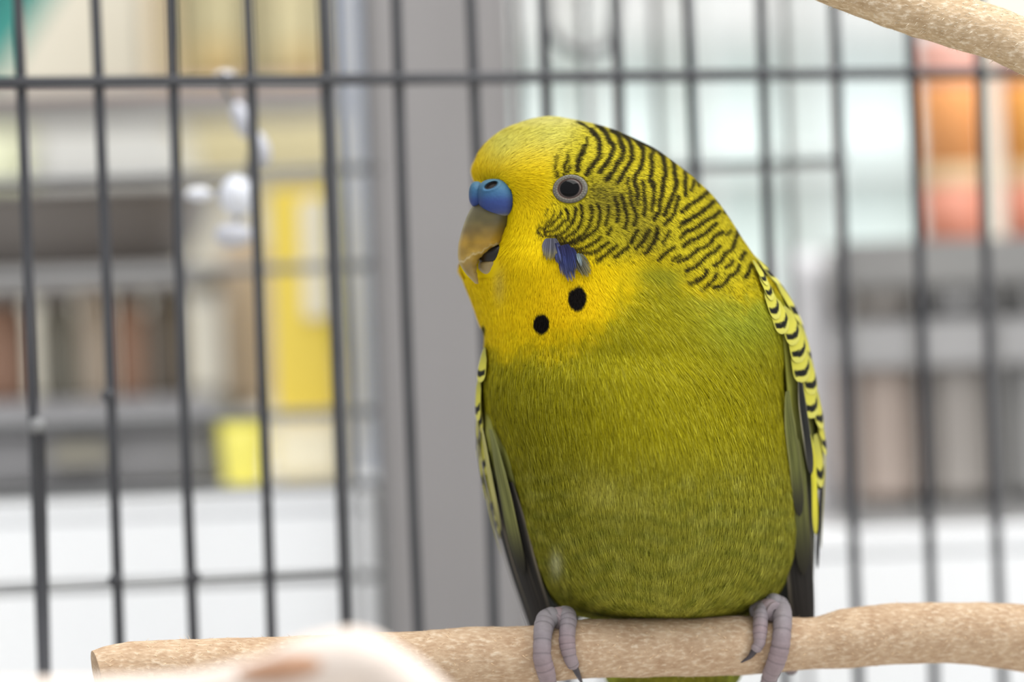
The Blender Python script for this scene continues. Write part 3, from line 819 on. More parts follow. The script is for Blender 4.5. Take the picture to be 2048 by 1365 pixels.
# dark bars of the head, each a pigment band on the feathers
def cA(pts): return [(1080 + x / 7.877, 230 + y / 7.877) for x, y in pts]
def cB(pts): return [(1300 + x / 7.877, 280 + y / 7.877) for x, y in pts]
def cC(pts): return [(1060 + x / 7.877, 380 + y / 7.877) for x, y in pts]
def cD(pts): return [(1300 + x / 7.877, 430 + y / 7.877) for x, y in pts]
bars = [
 (cA([(265,640),(250,760),(240,860),(275,940),(262,985)]), 1.6), (cA([(440,640),(430,730),(390,800),(380,940)]), 2.2), (cA([(475,815),(440,900)]), 2.2),
 (cA([(700,500),(680,560),(640,650),(600,750),(590,870)]), 4.0), (cA([(740,350),(742,400),(740,470),(700,560)]), 1.8),
 (cA([(590,110),(700,160),(800,240)]), 1.4), (cA([(800,240),(880,320),(935,410),(935,520),(930,640),(880,730),(800,830),(735,930)]), 3.9),
 (cA([(900,150),(970,210),(1040,290),(1090,400),(1160,500),(1140,580),(1080,720),(1000,830),(945,895)]), 3.9),
 (cA([(1130,240),(1210,280),(1260,380),(1280,470),(1320,540),(1300,650),(1220,770),(1160,880),(1055,1015)]), 3.9),
 (cA([(1310,295),(1390,380),(1430,480),(1450,560),(1450,680),(1370,830),(1300,950),(1235,1060)]), 3.7),
 (cA([(1470,350),(1520,400),(1590,490),(1630,560),(1620,690),(1580,840),(1510,960),(1490,1050),(1530,1180),(1540,1339)]), 3.6),
 (cA([(1560,400),(1650,450),(1740,490),(1790,570),(1750,640),(1770,760),(1760,900),(1730,1040)]), 3.5),
 (cA([(1740,1010),(1810,1110),(1800,1220),(1790,1339)]), 2.2), (cA([(1610,1040),(1640,1150),(1640,1339)]), 2.4), (cA([(1390,1000),(1380,1080)]), 2.4), (cA([(1410,1150),(1440,1339)]), 2.0),
 (cA([(1810,490),(1880,570),(1950,700),(1970,840),(1980,920),(1940,1060),(1930,1200),(1900,1339)]), 3.8),
 (cB([(250,520),(220,650),(200,800),(160,950),(150,1100),(70,1250)]), 3.3), (cB([(20,700),(60,820),(40,1000),(30,1120)]), 2.2),
 (cB([(210,160),(280,230),(340,280),(380,380),(390,500),(400,600),(420,660),(390,790),(350,900),(290,1040),(230,1180)]), 3.5),
 (cB([(480,360),(560,500),(560,640),(560,780),(560,870)]), 3.0), (cB([(450,900),(420,1020),(370,1180),(235,1330)]), 3.0),
 (cB([(690,640),(680,720),(650,790)]), 2.4), (cB([(750,590),(775,720)]), 2.3), (cB([(640,420),(700,560)]), 1.5),
 (cB([(890,700),(945,800)]), 3.2), (cB([(900,830),(760,940),(600,1050),(500,1135)]), 3.3),
 (cB([(1050,880),(1095,985)]), 2.8), (cB([(1000,970),(900,1070),(780,1160),(640,1240),(500,1325)]), 3.4),
 (cB([(1190,1080),(1180,1150)]), 2.2), (cB([(1100,1130),(1040,1170),(920,1260),(780,1330)]), 3.0),
 (cB([(1270,1200),(1290,1260)]), 1.8),
 (cC([(290,310),(240,390)]), .9), (cC([(380,330),(370,400),(330,470),(230,540)]), .9),
 (cC([(135,595),(200,610),(320,560),(400,480),(480,400),(490,340)]), 1.7), (cC([(230,665),(330,655),(440,600),(520,510),(590,470),(600,400),(560,300)]), 2.0),
 (cC([(120,660),(180,720),(280,735),(400,720),(500,690),(600,600),(680,490),(710,400),(720,280)]), 2.1),
 (cC([(420,775),(520,775),(640,710),(740,640),(790,530),(820,440),(820,340),(800,240)]), 2.3),
 (cC([(440,840),(580,835),(720,770),(850,690),(930,580),(960,480),(975,360),(970,260)]), 2.4),
 (cC([(480,885),(720,840),(850,770),(960,700),(1040,620),(1080,520),(1100,420),(1100,320),(1060,230)]), 2.5),
 (cC([(650,940),(800,930),(940,870),(1060,800),(1110,750)]), 2.5), (cC([(1190,560),(1220,440),(1240,330),(1230,250)]), 2.2),
 (cC([(700,1010),(880,1000),(1020,980),(1130,900),(1240,830)]), 2.5), (cC([(1230,700),(1280,600)]), 2.4), (cC([(1375,500),(1390,380),(1370,220),(1340,120)]), 2.8),
 (cC([(1060,1120),(1180,1030),(1300,930),(1365,880)]), 2.6), (cC([(1500,600),(1530,480),(1500,300),(1470,180),(1440,90)]), 2.8),
 (cC([(1330,1060),(1440,990),(1545,910)]), 2.6), (cC([(1590,830),(1640,740),(1690,640)]), 3.0), (cC([(1640,560),(1680,420),(1600,200),(1580,40)]), 2.6),
 (cC([(1670,920),(1760,840),(1820,740),(1875,640)]), 3.0), (cC([(1800,400),(1815,250),(1800,60)]), 2.6), (cC([(1700,240),(1690,60)]), 2.0),
 (cC([(1820,1000),(1920,880),(1980,740),(2020,620)]), 2.9), (cC([(1950,450),(2000,370)]), 2.6), (cC([(1930,270),(1960,150)]), 2.4),
 (cD([(120,200),(120,300),(90,400),(40,490)]), 2.8), (cD([(310,260),(260,360),(210,440)]), 2.3), (cD([(520,140),(465,195)]), 2.2),
 (cD([(740,10),(650,70),(520,140)]), 3.0), (cD([(1040,10),(900,80),(800,150),(680,230),(580,260),(490,350)]), 3.1),
 (cD([(390,510),(280,580),(200,650),(130,715)]), 2.6), (cD([(1050,140),(980,200),(840,310),(720,380),(620,420),(530,500)]), 3.1), (cD([(480,640),(350,720)]), 1.8),
 (cD([(1140,270),(1020,340),(960,430),(880,500),(740,560),(640,650),(560,690),(440,740)]), 2.9), (cD([(1270,250),(1210,320)]), 2.0),
 (cD([(1100,500),(1000,590),(880,670),(790,760),(700,830),(570,880)]), 3.0),
 (cD([(1390,220),(1370,330),(1330,450),(1300,540),(1180,620),(1110,740),(1010,800)]), 2.9), (cD([(900,880),(870,960),(740,1040),(620,1085)]), 3.4),
 (cD([(1300,720),(1280,770),(1200,830)]), 2.6), (cD([(1060,930),(1000,1020),(900,1120),(820,1190)]), 2.6),
 (cD([(1490,600),(1440,690)]), 3.4), (cD([(1410,800),(1350,920),(1260,960),(1200,1050),(1100,1130),(1010,1140)]), 2.9),
 (cD([(1590,800),(1550,910),(1510,980)]), 3.2), (cD([(1720,720),(1765,815)]), 3.4), (cD([(1785,870),(1825,965)]), 2.6), (cD([(1830,1140),(1920,1200)]), 4.2),
]
bar_f = np.full(SH, 99.0)
for poly, w in bars:
    pts = pathc(np.array(poly), max(8, len(poly) * 6)) if len(poly) > 2 else np.array(poly)
    x0, y0 = np.floor(pts.min(0) - 16).astype(int); x1, y1 = np.ceil(pts.max(0) + 16).astype(int)
    s = np.s_[max(0, y0 - GY0):max(0, y1 - GY0), max(0, x0 - GX0):max(0, x1 - GX0)]
    if gx[s].size:
        bar_f[s] = np.minimum(bar_f[s], seg_dist(gx[s], gy[s], pts) - (w * 1.2 + .6))
bar_f = bar_f + (vnoise(SH, 5, 9) - .5) * 1.2
bar_m = sstep(1.6, -1.0, bar_f)
pig = mixc(pig, (34, 28, 18), bar_m * .97)
# grizzled barring behind the eye
fz = np.clip(gauss(1195, 385, 34, 30) + .8 * gauss(1260, 395, 30, 24) + .6 * gauss(1300, 460, 22, 60), 0, 1)
pig = mixc(pig, (70, 62, 26), fz * (vnoise(SH, 3.0, 12) > .56) * .8)
# throat spots
def spot(cx, cy, rx, ry, top_dent=0.0):
    e = np.hypot((gx - cx) / rx, (gy - cy) / ry) + top_dent * np.exp(-((gx - cx + 6) / 7) ** 2) * (gy < cy - ry * .5)
    return sstep(1.1, .93, e + (vnoise(SH, 3, 14) - .5) * .14)
pig = mixc(pig, (20, 16, 14), spot(1154.5, 598, 18.5, 25.5, .12))
pig = mixc(pig, (20, 16, 14), spot(1082.5, 649.5, 16.0, 20.5))
pig = mixc(pig, (30, 40, 24), spot(966, 662, 4, 11) * .9)
PIG_K = 0.85
pig *= PIG_K

spot_z = np.clip(gauss(1154, 598, 34, 42) * 1.6 + gauss(1082, 649, 32, 38) * 1.6, 0, 1)
def samp(g, x, y):
    xi = np.clip(np.round(x - GX0).astype(int), 0, SH[1] - 1); yi = np.clip(np.round(y - GY0).astype(int), 0, SH[0] - 1)
    return g[yi, xi]
def pigment(x, y):
    xi = np.clip(x - GX0, 0, SH[1] - 1.001); yi = np.clip(y - GY0, 0, SH[0] - 1.001)
    x0 = xi.astype(int); y0 = yi.astype(int)
    x1 = np.minimum(x0 + 1, SH[1] - 1); y1 = np.minimum(y0 + 1, SH[0] - 1)
    tx = (xi - x0)[..., None]; ty = (yi - y0)[..., None]
    return (pig[y0, x0] * (1 - tx) + pig[y0, x1] * tx) * (1 - ty) + (pig[y1, x0] * (1 - tx) + pig[y1, x1] * tx) * ty

# ---- how the feathers lie: direction (dx, dy) at control points
flow = np.array([
 (955,330,.25,-1),(985,300,.6,-.8),(1030,265,.9,-.45),(1090,245,1,-.1),(1050,310,.95,-.3),(1100,330,1,-.05),(1180,270,1,.2),(1200,310,1,.02),(1260,300,1,.3),(1290,350,1,.12),
 (1350,360,1,.4),(1400,420,.85,.55),(1450,480,.7,.75),(1220,380,1,.0),(1270,400,1,.1),(1330,430,.8,.45),(1380,480,.65,.75),(1430,540,.6,.8),(1480,560,.75,.65),
 (1050,370,.9,.1),(1070,400,.8,.5),(1060,430,.3,.9),(1110,440,.3,.9),(1140,430,.6,.7),(1180,430,.9,.4),(1100,475,0,1),(1140,480,.3,.95),(1200,470,.8,.6),(1240,440,1,.2),(1180,515,.25,1),(1240,500,.55,.85),(1300,490,.75,.65),
 (1015,470,-.8,.5),(1005,500,-.8,.5),(1010,540,-.7,.7),(1020,580,-.4,.9),(1040,450,-.3,1),(1035,520,-.25,1),(985,590,.3,1),(950,580,.1,1),(930,545,-.5,.8),(970,650,.1,1),(1040,620,0,1),(1080,560,0,1),(1090,640,.05,1),(1140,560,.15,1),(1150,620,.3,1),(1200,580,.5,.85),(1200,650,.4,.9),
 (1280,570,.65,.75),(1300,640,.6,.8),(1400,620,.75,.65),(1480,620,.8,.6),(1530,650,.85,.55),(1400,720,.6,.8),(1500,740,.7,.75),(1300,740,.4,.92),(1200,740,.25,1),(1100,740,.15,1),(1000,740,.2,1),(990,800,.35,.95),
 (1100,850,.2,1),(1250,850,.18,1),(1400,850,.3,.95),(1520,850,.4,.95),(1050,960,.1,1),(1200,960,.05,1),(1350,960,.08,1),(1500,960,.1,1),(1100,1080,.05,1),(1300,1080,0,1),(1500,1080,-.1,1),(1150,1180,.1,1),(1300,1180,0,1),(1480,1180,-.15,1),(1340,1400,0,1)], float)
flow[:, 2:] /= np.linalg.norm(flow[:, 2:], axis=1)[:, None]
def flow_at(x, y):
    o = np.empty((len(x), 2))
    for s in range(0, len(x), 40000):
        dx = x[s:s+40000, None] - flow[None, :, 0]; dy = y[s:s+40000, None] - flow[None, :, 1]
        w = 1 / (dx * dx + dy * dy + 60) ** 1.6
        v = w @ flow[:, 2:]
        o[s:s+40000] = v / np.linalg.norm(v, axis=1)[:, None]
    return o

M_body = mat_attr('plumage_underlayer', rough=0.9, spec=0.02)
M_barb = mat_attr('plumage_barbs', rough=0.7, spec=0.06)
M_feather = mat_attr('wing_feather', rough=0.65, spec=0.12)
bird = empty('budgie', P1(1330, 1240, 0))
tag(bird, 'green and yellow budgerigar with barred head and blue cere on the wooden perch', 'bird')
tail_z = 0
inset = body_V.copy()
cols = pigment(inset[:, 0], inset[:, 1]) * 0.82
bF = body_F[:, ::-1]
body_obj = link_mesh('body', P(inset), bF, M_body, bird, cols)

# barbs: hundreds of thousands of fine blades following the flow
def make_barbs(n, name, len_rng, wid_rng, lift_rng, front_only=True, seed=3):
    r = np.random.default_rng(seed)
    A = body_V[body_F[:, 0]]; Bq = body_V[body_F[:, 1]]; Cq = body_V[body_F[:, 3]]
    nr = np.cross(Bq - A, Cq - A); ar = np.linalg.norm(nr, axis=1)
    cen = (A + Bq + Cq + body_V[body_F[:, 2]]) / 4
    nx_ = (cen - np.stack([np.interp(cen[:, 1], rows, mx_), cen[:, 1], np.interp(cen[:, 1], rows, my_)], 1))
    sgn = np.sign(np.einsum('ij,ij->i', nr, nx_)); sgn[sgn == 0] = 1
    nrm_ = nr * sgn[:, None] / np.maximum(ar, 1e-9)[:, None]
    w = ar * np.where(nrm_[:, 2] < .25, 1.0, .22)
    w *= np.where(cen[:, 1] < 720, 1.9, 1.0) * np.where(samp(bz_, cen[:, 0], cen[:, 1]) > .5, 1.9, 1.0)
    w[cen[:, 1] > 1300] *= .5
    k = r.choice(len(w), n, p=w / w.sum())
    u1, u2 = r.random(n), r.random(n)
    q = body_V[body_F[k]]
    pos = (q[:, 0] * ((1-u1)*(1-u2))[:, None] + q[:, 1] * (u1*(1-u2))[:, None] + q[:, 2] * (u1*u2)[:, None] + q[:, 3] * ((1-u1)*u2)[:, None])
    nn = nrm_[k]
    # keep clear of eye, beak and cere
    ok = (np.hypot((pos[:, 0] - 1141) / 37, (pos[:, 1] - 379) / 30.5) > 1) | (pos[:, 2] > 0)
    face = [(940, 368), (985, 359), (1022, 377), (1029, 430), (1012, 455), (1004, 500), (1004, 545), (985, 556), (930, 556), (900, 480)]
    ok &= ~(inside(pos[:, 0], pos[:, 1], face) & (pos[:, 2] < 20))
    pos, nn = pos[ok], nn[ok]; n = len(pos)
    fl = flow_at(pos[:, 0], pos[:, 1])
    ang = r.normal(0, .10, n)
    fx = fl[:, 0] * np.cos(ang) - fl[:, 1] * np.sin(ang); fy = fl[:, 0] * np.sin(ang) + fl[:, 1] * np.cos(ang)
    d = np.stack([fx, fy, np.zeros(n)], 1)
    d -= nn * np.einsum('ij,ij->i', d, nn)[:, None]
    d /= np.maximum(np.linalg.norm(d, axis=1), 1e-6)[:, None]
    side = np.cross(nn, d)
    zb = np.maximum(samp(bz_, pos[:, 0], pos[:, 1]), samp(spot_z, pos[:, 0], pos[:, 1]))
    zy = samp(ym, pos[:, 0], pos[:, 1])
    L = r.uniform(*len_rng, n)
    L = L * (1 - zy) + r.uniform(9, 19, n) * zy
    L = L * (1 - zb) + r.uniform(6, 11, n) * zb
    L *= np.where(pos[:, 1] > 930, .75, 1)
    W = r.uniform(*wid_rng, n)
    lift = r.uniform(*lift_rng, n)
    root = pos + nn * (r.uniform(0, 4.5, n) * (1 - .35 * zy))[:, None]
    mid = root + d * (L * .5)[:, None] + nn * (L * lift * .6)[:, None]
    tip = root + d * L[:, None] + nn * (L * lift * .75)[:, None]
    sw = side * W[:, None]
    roll = r.normal(0, .35 - .2 * zy, n)
    sw = sw * np.cos(roll)[:, None] + nn * (W * np.sin(roll))[:, None]
    V = np.stack([root - sw * .6, root + sw * .6, mid - sw * .5, mid + sw * .5, tip], 1)
    jit = r.normal(0, 1.65, n) * (1 - .7 * samp(spot_z, pos[:, 0], pos[:, 1]))
    def c_at(p):
        return pigment(p[:, 0] + fx * jit, p[:, 1] + fy * jit)
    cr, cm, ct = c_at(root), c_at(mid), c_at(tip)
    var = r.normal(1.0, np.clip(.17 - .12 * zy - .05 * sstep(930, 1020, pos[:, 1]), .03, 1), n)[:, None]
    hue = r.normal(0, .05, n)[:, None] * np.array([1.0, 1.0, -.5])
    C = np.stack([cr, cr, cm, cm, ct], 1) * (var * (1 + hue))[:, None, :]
    # feather edges: paler tips on a share of the barbs in the green
    pale = (r.random(n) < .20) & (pos[:, 1] > 560) & (zy < .5)
    C[pale] = C[pale] * 1.25 + np.array([.08, .08, .022])
    comb = (r.random(n) < .20) & (zb > .6) & (samp(spot_z, pos[:, 0], pos[:, 1]) < .3)
    C[comb] *= .3
    C = np.clip(C, .004, .95)
    base = np.arange(n)[:, None] * 5
    F = np.concatenate([base + np.array([0, 1, 3]), base + np.array([0, 3, 2]), base + np.array([2, 3, 4])], 0)
    o = link_mesh(name, P(V.reshape(-1, 3)), F, M_barb, bird, C.reshape(-1, 3))
    o['kind'] = 'stuff'
    return o
make_barbs(560000, 'plumage', (14, 32), (.42, .85), (.03, .13), seed=3)

# ---- generic single feather in design space
def feather(name, root, d, nrm_v, length, width, colf, parent, nu=14, nv=9, camber=.12, tip_lift=.1, tipw=.75, path=None):
    """blade with rounded tip; colf(u, v) -> (N,3) sRGB"""
    u = np.linspace(0, 1, nu); v = np.linspace(-1, 1, nv)
    uu, vv = np.meshgrid(u, v, indexing='ij')
    w = np.minimum(1, .25 + 1.6 * uu ** .7) * np.sqrt(np.clip(1 - np.clip((uu - tipw) / (1 - tipw), 0, 1) ** 2.2, 0.0004, 1))
    if path is None:
        d = np.asarray(d, float); d = d / np.linalg.norm(d); nv_ = np.asarray(nrm_v, float)
        nv_ = nv_ - d * (nv_ @ d); nv_ /= np.linalg.norm(nv_)
        ctr = np.asarray(root, float)[None, None] + d * (uu * length)[..., None] + nv_ * (tip_lift * length * uu ** 1.5)[..., None]
        sd_ = np.cross(nv_, d); sds = np.broadcast_to(sd_, uu.shape + (3,)); nvs = np.broadcast_to(nv_, uu.shape + (3,))
    else:
        pc = pathc(path, nu); T = np.gradient(pc, axis=0); T /= np.linalg.norm(T, axis=1)[:, None]
        nv_ = np.asarray(nrm_v, float)[None] - T * (T @ np.asarray(nrm_v, float))[:, None]
        nv_ /= np.linalg.norm(nv_, axis=1)[:, None]
        ctr = np.repeat(pc[:, None], nv, 1); sds = np.repeat(np.cross(nv_, T)[:, None], nv, 1); nvs = np.repeat(nv_[:, None], nv, 1)
    pos = ctr + sds * (vv * w * width / 2)[..., None] + nvs * (camber * width * w * (1 - vv ** 2))[..., None]
    V = pos.reshape(-1, 3)
    c = lin(colf(uu.ravel(), vv.ravel())) * PIG_K
    return link_mesh(name, P(V), grid_faces(nu, nv, False), M_feather, parent, c)

def ramp(t, stops):
    ts = [s[0] for s in stops]; cs = np.array([s[1] for s in stops], float)
    return np.stack([np.interp(t, ts, cs[:, k]) for k in range(3)], -1)

# ---- wings
def flight(e_col, m_col, t_col):
    def f_(u, v):
        col = ramp(np.abs(v), [(0, m_col), (.7, m_col), (1, e_col)])
        k = sstep(.55, 1, u)[:, None]
        st = vnoise((60, 60), 7, 91)[np.clip((u * 30).astype(int), 0, 59), np.clip(((v + 1) * 29).astype(int), 0, 59)] + .35 * np.sin(v * 21 + u * 9)
        col = col * (.72 + .5 * st)[:, None]
        return col * (1 - k) + np.array(t_col) * k
    return f_
dark = flight((120, 112, 96), (46, 44, 42), (54, 50, 48))
greyg = flight((128, 126, 76), (98, 100, 54), (50, 48, 40))
darkr = flight((150, 144, 120), (38, 38, 36), (60, 58, 56))
yel_edge = flight((150, 146, 60), (214, 204, 60), (200, 192, 70))

def wing(E, O, Bk, sgn, seed, tips, longs):
    r = np.random.default_rng(seed)
    w = empty('wing', P1(*O[len(O) // 2]) - np.array(bird.location)); w.parent = bird
    part_label(w, 'folded wing with black-scalloped yellow coverts')
    Ep, Op, Bp = pathc(E, 60), pathc(O, 60), pathc(Bk, 60)
    def S(s, v):
        s = np.clip(s, 0, 1) * 59; k = np.clip(np.floor(s).astype(int), 0, 58); t_ = (s - k)[..., None]
        g = lambda A: A[k] * (1 - t_) + A[k + 1] * t_
        e, o, b = g(Ep), g(Op), g(Bp)
        v = v[..., None]; a = .36
        return e * ((v - a) * (v - 1) / (a)) + o * (v * (v - 1) / (a * (a - 1))) + b * (v * (v - a) / (1 - a))
    ss, vv = np.meshgrid(np.linspace(0, 1, 60), np.linspace(0, 1, 30), indexing='ij')
    V = S(ss, vv)
    def outward(ss_, va, pos):
        ds = S(ss_ + .01, va) - S(ss_ - .01, va); dvv = S(ss_, va + .01) - S(ss_, va - .01)
        nn = np.cross(ds, dvv); nn /= np.maximum(np.linalg.norm(nn, axis=-1, keepdims=True), 1e-9)
        out = pos - np.stack([np.full(pos.shape[:-1], 1290.), pos[..., 1], np.full(pos.shape[:-1], 90.)], -1)
        return nn * np.where((nn * out).sum(-1, keepdims=True) < 0, -1, 1)
    V = V - outward(np.clip(ss, .02, .98), vv, V) * 6
    c = ramp(ss.ravel(), [(0, (176, 172, 60)), (.4, (150, 150, 70)), (.62, (70, 72, 52)), (1, (40, 40, 38))])
    o = link_mesh('wing_shell', P(V.reshape(-1, 3)), grid_faces(60, 30, False), M_feather, w, lin(c) * PIG_K)
    md = o.modifiers.new('solid', 'SOLIDIFY'); md.thickness = 0.0003; md.offset = 0
    # coverts: rows of scalloped feathers, laid like tiles
    def cov(u, v):
        q = u + .15 * v * v + r.normal(0, .010, u.shape)
        col = ramp(u, [(0, (164, 160, 74)), (.5, (204, 196, 74)), (1, (216, 210, 104))])
        blk = sstep(.66, .71, q) * (1 - sstep(.82, .87, q)) * (1 - sstep(.84, 1.02, np.abs(v)))
        return col * (1 - blk[:, None]) + np.array((26, 26, 22)) * blk[:, None]
    def patch(name, y0, y1, tx, wd, colf, lift, v0=None, nu=30, nv=13, tipw=.6, tipl=7):
        """feather laid on the wing surface from height y0 to its tip at height y1, centred on x = tx there"""
        sa_ = float(np.interp(y0, Op[:, 1], np.linspace(0, 1, 60))); sb_ = float(np.interp(y1, Op[:, 1], np.linspace(0, 1, 60)))
        if v0 is None:
            vb = np.linspace(-.06, .42, 60); q1 = S(np.full(60, sb_), vb)
            v0 = float(vb[int(np.argmin(np.abs(q1[:, 0] - tx)))])
        u = np.linspace(0, 1, nu); vv_ = np.linspace(-1, 1, nv); uu_, vg = np.meshgrid(u, vv_, indexing='ij')
        ss_ = sa_ + (sb_ - sa_) * uu_
        e_ = .02
        dv = np.linalg.norm(S(ss_, np.full_like(ss_, v0 + e_)) - S(ss_, np.full_like(ss_, v0 - e_)), axis=-1) / (2 * e_)
        wprof = np.minimum(1, .35 + 1.6 * uu_ ** .7) * np.sqrt(np.clip(1 - np.clip((uu_ - tipw) / (1 - tipw), 0, 1) ** 2.2, .0004, 1))
        va = v0 + vg * wprof * wd / 2 / dv
        # pull the outline tip upwards at the sides so the end is round
        pos = S(ss_, va)
        nn = outward(np.clip(ss_, .02, .98), va, pos)
        pos = pos + nn * (lift + tipl * uu_ + .05 * wd * wprof * (1 - vg ** 2))[..., None]
        return link_mesh(name, P(pos.reshape(-1, 3)), grid_faces(nu, nv, False), M_feather, w, lin(np.clip(colf(uu_.ravel(), vg.ravel()), 0, 255)) * PIG_K)
    for i in range(9, -1, -1):
        yy0 = np.interp(.0 + i * .058, np.linspace(0, 1, 60), Op[:, 1])
        for j in range(5):
            v = .36 + (j + .5 * (i % 2)) * .155
            if v > .92: continue
            patch('covert', yy0, yy0 + 92, 0, 92, cov, 0, v0=v, tipl=2)
    for (tx, ty, wd, Lf) in sorted(tips, key=lambda q: -q[1]):
        patch('covert', ty - .76 * Lf, ty + .24 * Lf, tx, wd, cov, 5)
    for (nm, y0, y1, tx, wd, cf, lift) in longs:
        patch(nm, y0, y1, tx, wd, cf, lift, tipw=.7, tipl=3)
    return w, S

wr_, Sr = wing([(1490, 500, -40), (1540, 590, -62), (1572, 690, -52), (1580, 800, -30), (1598, 950, 10), (1606, 1080, 50), (1614, 1230, 92), (1617, 1310, 112)],
               [(1470, 480, 40), (1560, 575, 40), (1600, 650, 50), (1630, 790, 80), (1641, 920, 105), (1634, 1050, 120), (1627, 1236, 150), (1625, 1312, 165)],
               [(1400, 460, 180), (1500, 680, 330), (1490, 880, 400), (1470, 1080, 410), (1520, 1320, 330)], 1, 41, [(1541, 582, 44, 60), (1563, 612, 54, 64), (1583, 644, 60, 70), (1594, 682, 66, 76), (1600, 722, 66, 80), (1618, 757, 66, 84), (1618, 800, 64, 88), (1634, 832, 60, 90), (1640, 886, 50, 96), (1632, 940, 40, 110), (1524, 530, 30, 44), (1532, 552, 36, 50)],
               [('primary', 900, 1296, 1606, 46, dark, 1), ('primary', 900, 1306, 1618, 34, dark, 2), ('primary', 900, 1140, 1628, 34, dark, 4), ('primary', 960, 1300, 1596, 40, dark, 0),
                ('secondary', 840, 1100, 1632, 26, yel_edge, 7), ('secondary', 850, 1060, 1622, 18, yel_edge, 9), ('secondary', 720, 930, 1612, 22, darkr, 11),
                ('under_covert', 760, 1140, 1604, 28, greyg, 8), ('under_covert', 740, 1010, 1592, 26, greyg, 11), ('under_covert', 850, 1130, 1610, 20, greyg, 6)])

wl_, Sl = wing([(1000, 620, -30), (978, 700, -44), (984, 800, -60), (1010, 900, -60), (1032, 1000, -30), (1052, 1100, 10), (1092, 1240, 60), (1112, 1310, 84)],
               [(1000, 610, 30), (974, 700, 36), (961, 780, 40), (966, 890, 60), (984, 1000, 80), (1010, 1100, 100), (1064, 1256, 130), (1084, 1316, 145)],
               [(1040, 640, 230), (1040, 760, 320), (1060, 900, 390), (1100, 1060, 410), (1180, 1320, 330)], -1, 43, [(970, 744, 60, 70), (967, 818, 62, 90), (962, 892, 56, 110), (968, 968, 50, 120)],
               [('primary', 900, 1306, 1096, 54, dark, 1), ('primary', 900, 1306, 1084, 34, dark, 3), ('primary', 960, 1300, 1104, 44, dark, 0), ('primary', 960, 1290, 1076, 14, flight((170, 166, 160), (112, 110, 108), (124, 122, 124)), 6),
                ('secondary', 850, 1110, 1012, 18, yel_edge, 7), ('under_covert', 850, 1150, 1054, 34, flight((124, 124, 76), (112, 114, 66), (46, 44, 40)), 9), ('under_covert', 850, 1060, 1014, 20, flight((170, 166, 110), (176, 170, 104), (130, 126, 84)), 11), ('secondary', 836, 1000, 986, 11, darkr, 13)])

# ---- tail, hanging down behind the perch
tl = empty('tail', P1(1345, 1300, 200) - np.array(bird.location)); tl.parent = bird
tcol = flight((120, 150, 110), (40, 70, 90), (30, 50, 70))
tgrn = flight((170, 170, 60), (134, 138, 44), (120, 126, 40))
for k in range(9):
    a = (k - 4) / 4.0
    Lk = 560 - 190 * abs(a)
    x0 = 1345 + a * 70
    feather('tail_feather', None, None, (a * .5, 0, -1), 0, 76 - 16 * abs(a), tcol, tl,
            path=[(x0, 1290, 190 - 10 * abs(a)), (x0 + a * 20, 1290 + Lk * .5, 230 - 10 * abs(a)), (x0 + a * 26, 1290 + Lk, 290 - 10 * abs(a))], nu=26)
for k in range(12):
    a = (k - 5.5) / 5.5
    x0 = 1345 + a * 125
    feather('tail_covert', None, None, (a * .5, 0, -1), 0, 62, tgrn, tl, path=[(x0, 1262 - 6 * abs(a), 110 + 40 * a * a), (x0 - a * 10, 1330, 108 + 40 * a * a), (x0 - a * 20, 1410 - 30 * abs(a), 140 + 30 * a * a)], nu=16)

# ---- cheek patch feathers and small grey ones
def on_surf(x, y, lift):
    z, n = surf(np.array([x]), np.array([y]))
    return np.array([x, y, z[0]]) + n[0] * lift, n[0]
def cheek(x, y, x2, y2, width, cols3, lift):
    """one small feather, made of its barbs lying side by side"""
    r = np.random.default_rng(int(x * 7 + y))
    p, n = on_surf(x, y, lift); p2, n2 = on_surf(x2, y2, lift + 3)
    d = p2 - p; Lf = np.linalg.norm(d); d /= Lf
    sd_ = np.cross(n, d); sd_ /= np.linalg.norm(sd_); nb = int(width * 2.2); k = 7
    V = []; C = []; F = []
    for i in range(nb):
        v = -1 + 2 * (i + .5) / nb + r.normal(0, .02)
        ln = Lf * math.sqrt(max(.05, 1 - (abs(v) * .93) ** 2.6)) * r.uniform(.9, 1.06)
        wv = r.uniform(.55, .95); dz = r.uniform(0, 2.2); sk = r.normal(0, .03); var = r.normal(1, .16)
        for j in range(k):
            u = j / (k - 1)
            c0 = p + d * (ln * u) + sd_ * (v * width / 2 * (.72 + .4 * math.sin(min(1, u * 1.3) * 1.57)) + sk * ln * u) + n * (dz + 3.0 * (1 - v * v) + 2 * u)
            hw_ = wv * (1 if u < .8 else (1.05 - u) * 4)
            V += [c0 - sd_ * hw_, c0 + sd_ * hw_]
            cc0 = ramp(np.array([u]), [(0, cols3[0]), (.55, cols3[1]), (1, cols3[2])])[0] * var
            C += [cc0, cc0]
        o0 = i * 2 * k
        F += [(o0 + 2*j, o0 + 2*j + 1, o0 + 2*j + 3, o0 + 2*j + 2) for j in range(k - 1)]
    return link_mesh('cheek_feather', P(np.array(V)), np.array(F), M_feather, bird, lin(np.clip(np.array(C), 0, 255)) * .66)
cheek(1102, 478, 1101, 522, 30, ((96, 96, 112), (104, 103, 114), (150, 138, 84)), 2)
cheek(1112, 488, 1122, 530, 16, ((56, 58, 96), (84, 94, 150), (66, 68, 96)), 3)
cheek(1126, 492, 1145, 562, 32, ((48, 48, 88), (58, 66, 118), (92, 92, 116)), 4)
cheek(1138, 498, 1147, 546, 26, ((42, 42, 80), (54, 62, 112), (66, 70, 104)), 5)
cheek(1155, 512, 1178, 553, 26, ((128, 128, 100), (116, 112, 96), (150, 138, 84)), 2)
cheek(1158, 508, 1166, 534, 7, ((110, 126, 124), (140, 156, 162), (112, 120, 120)), 9)

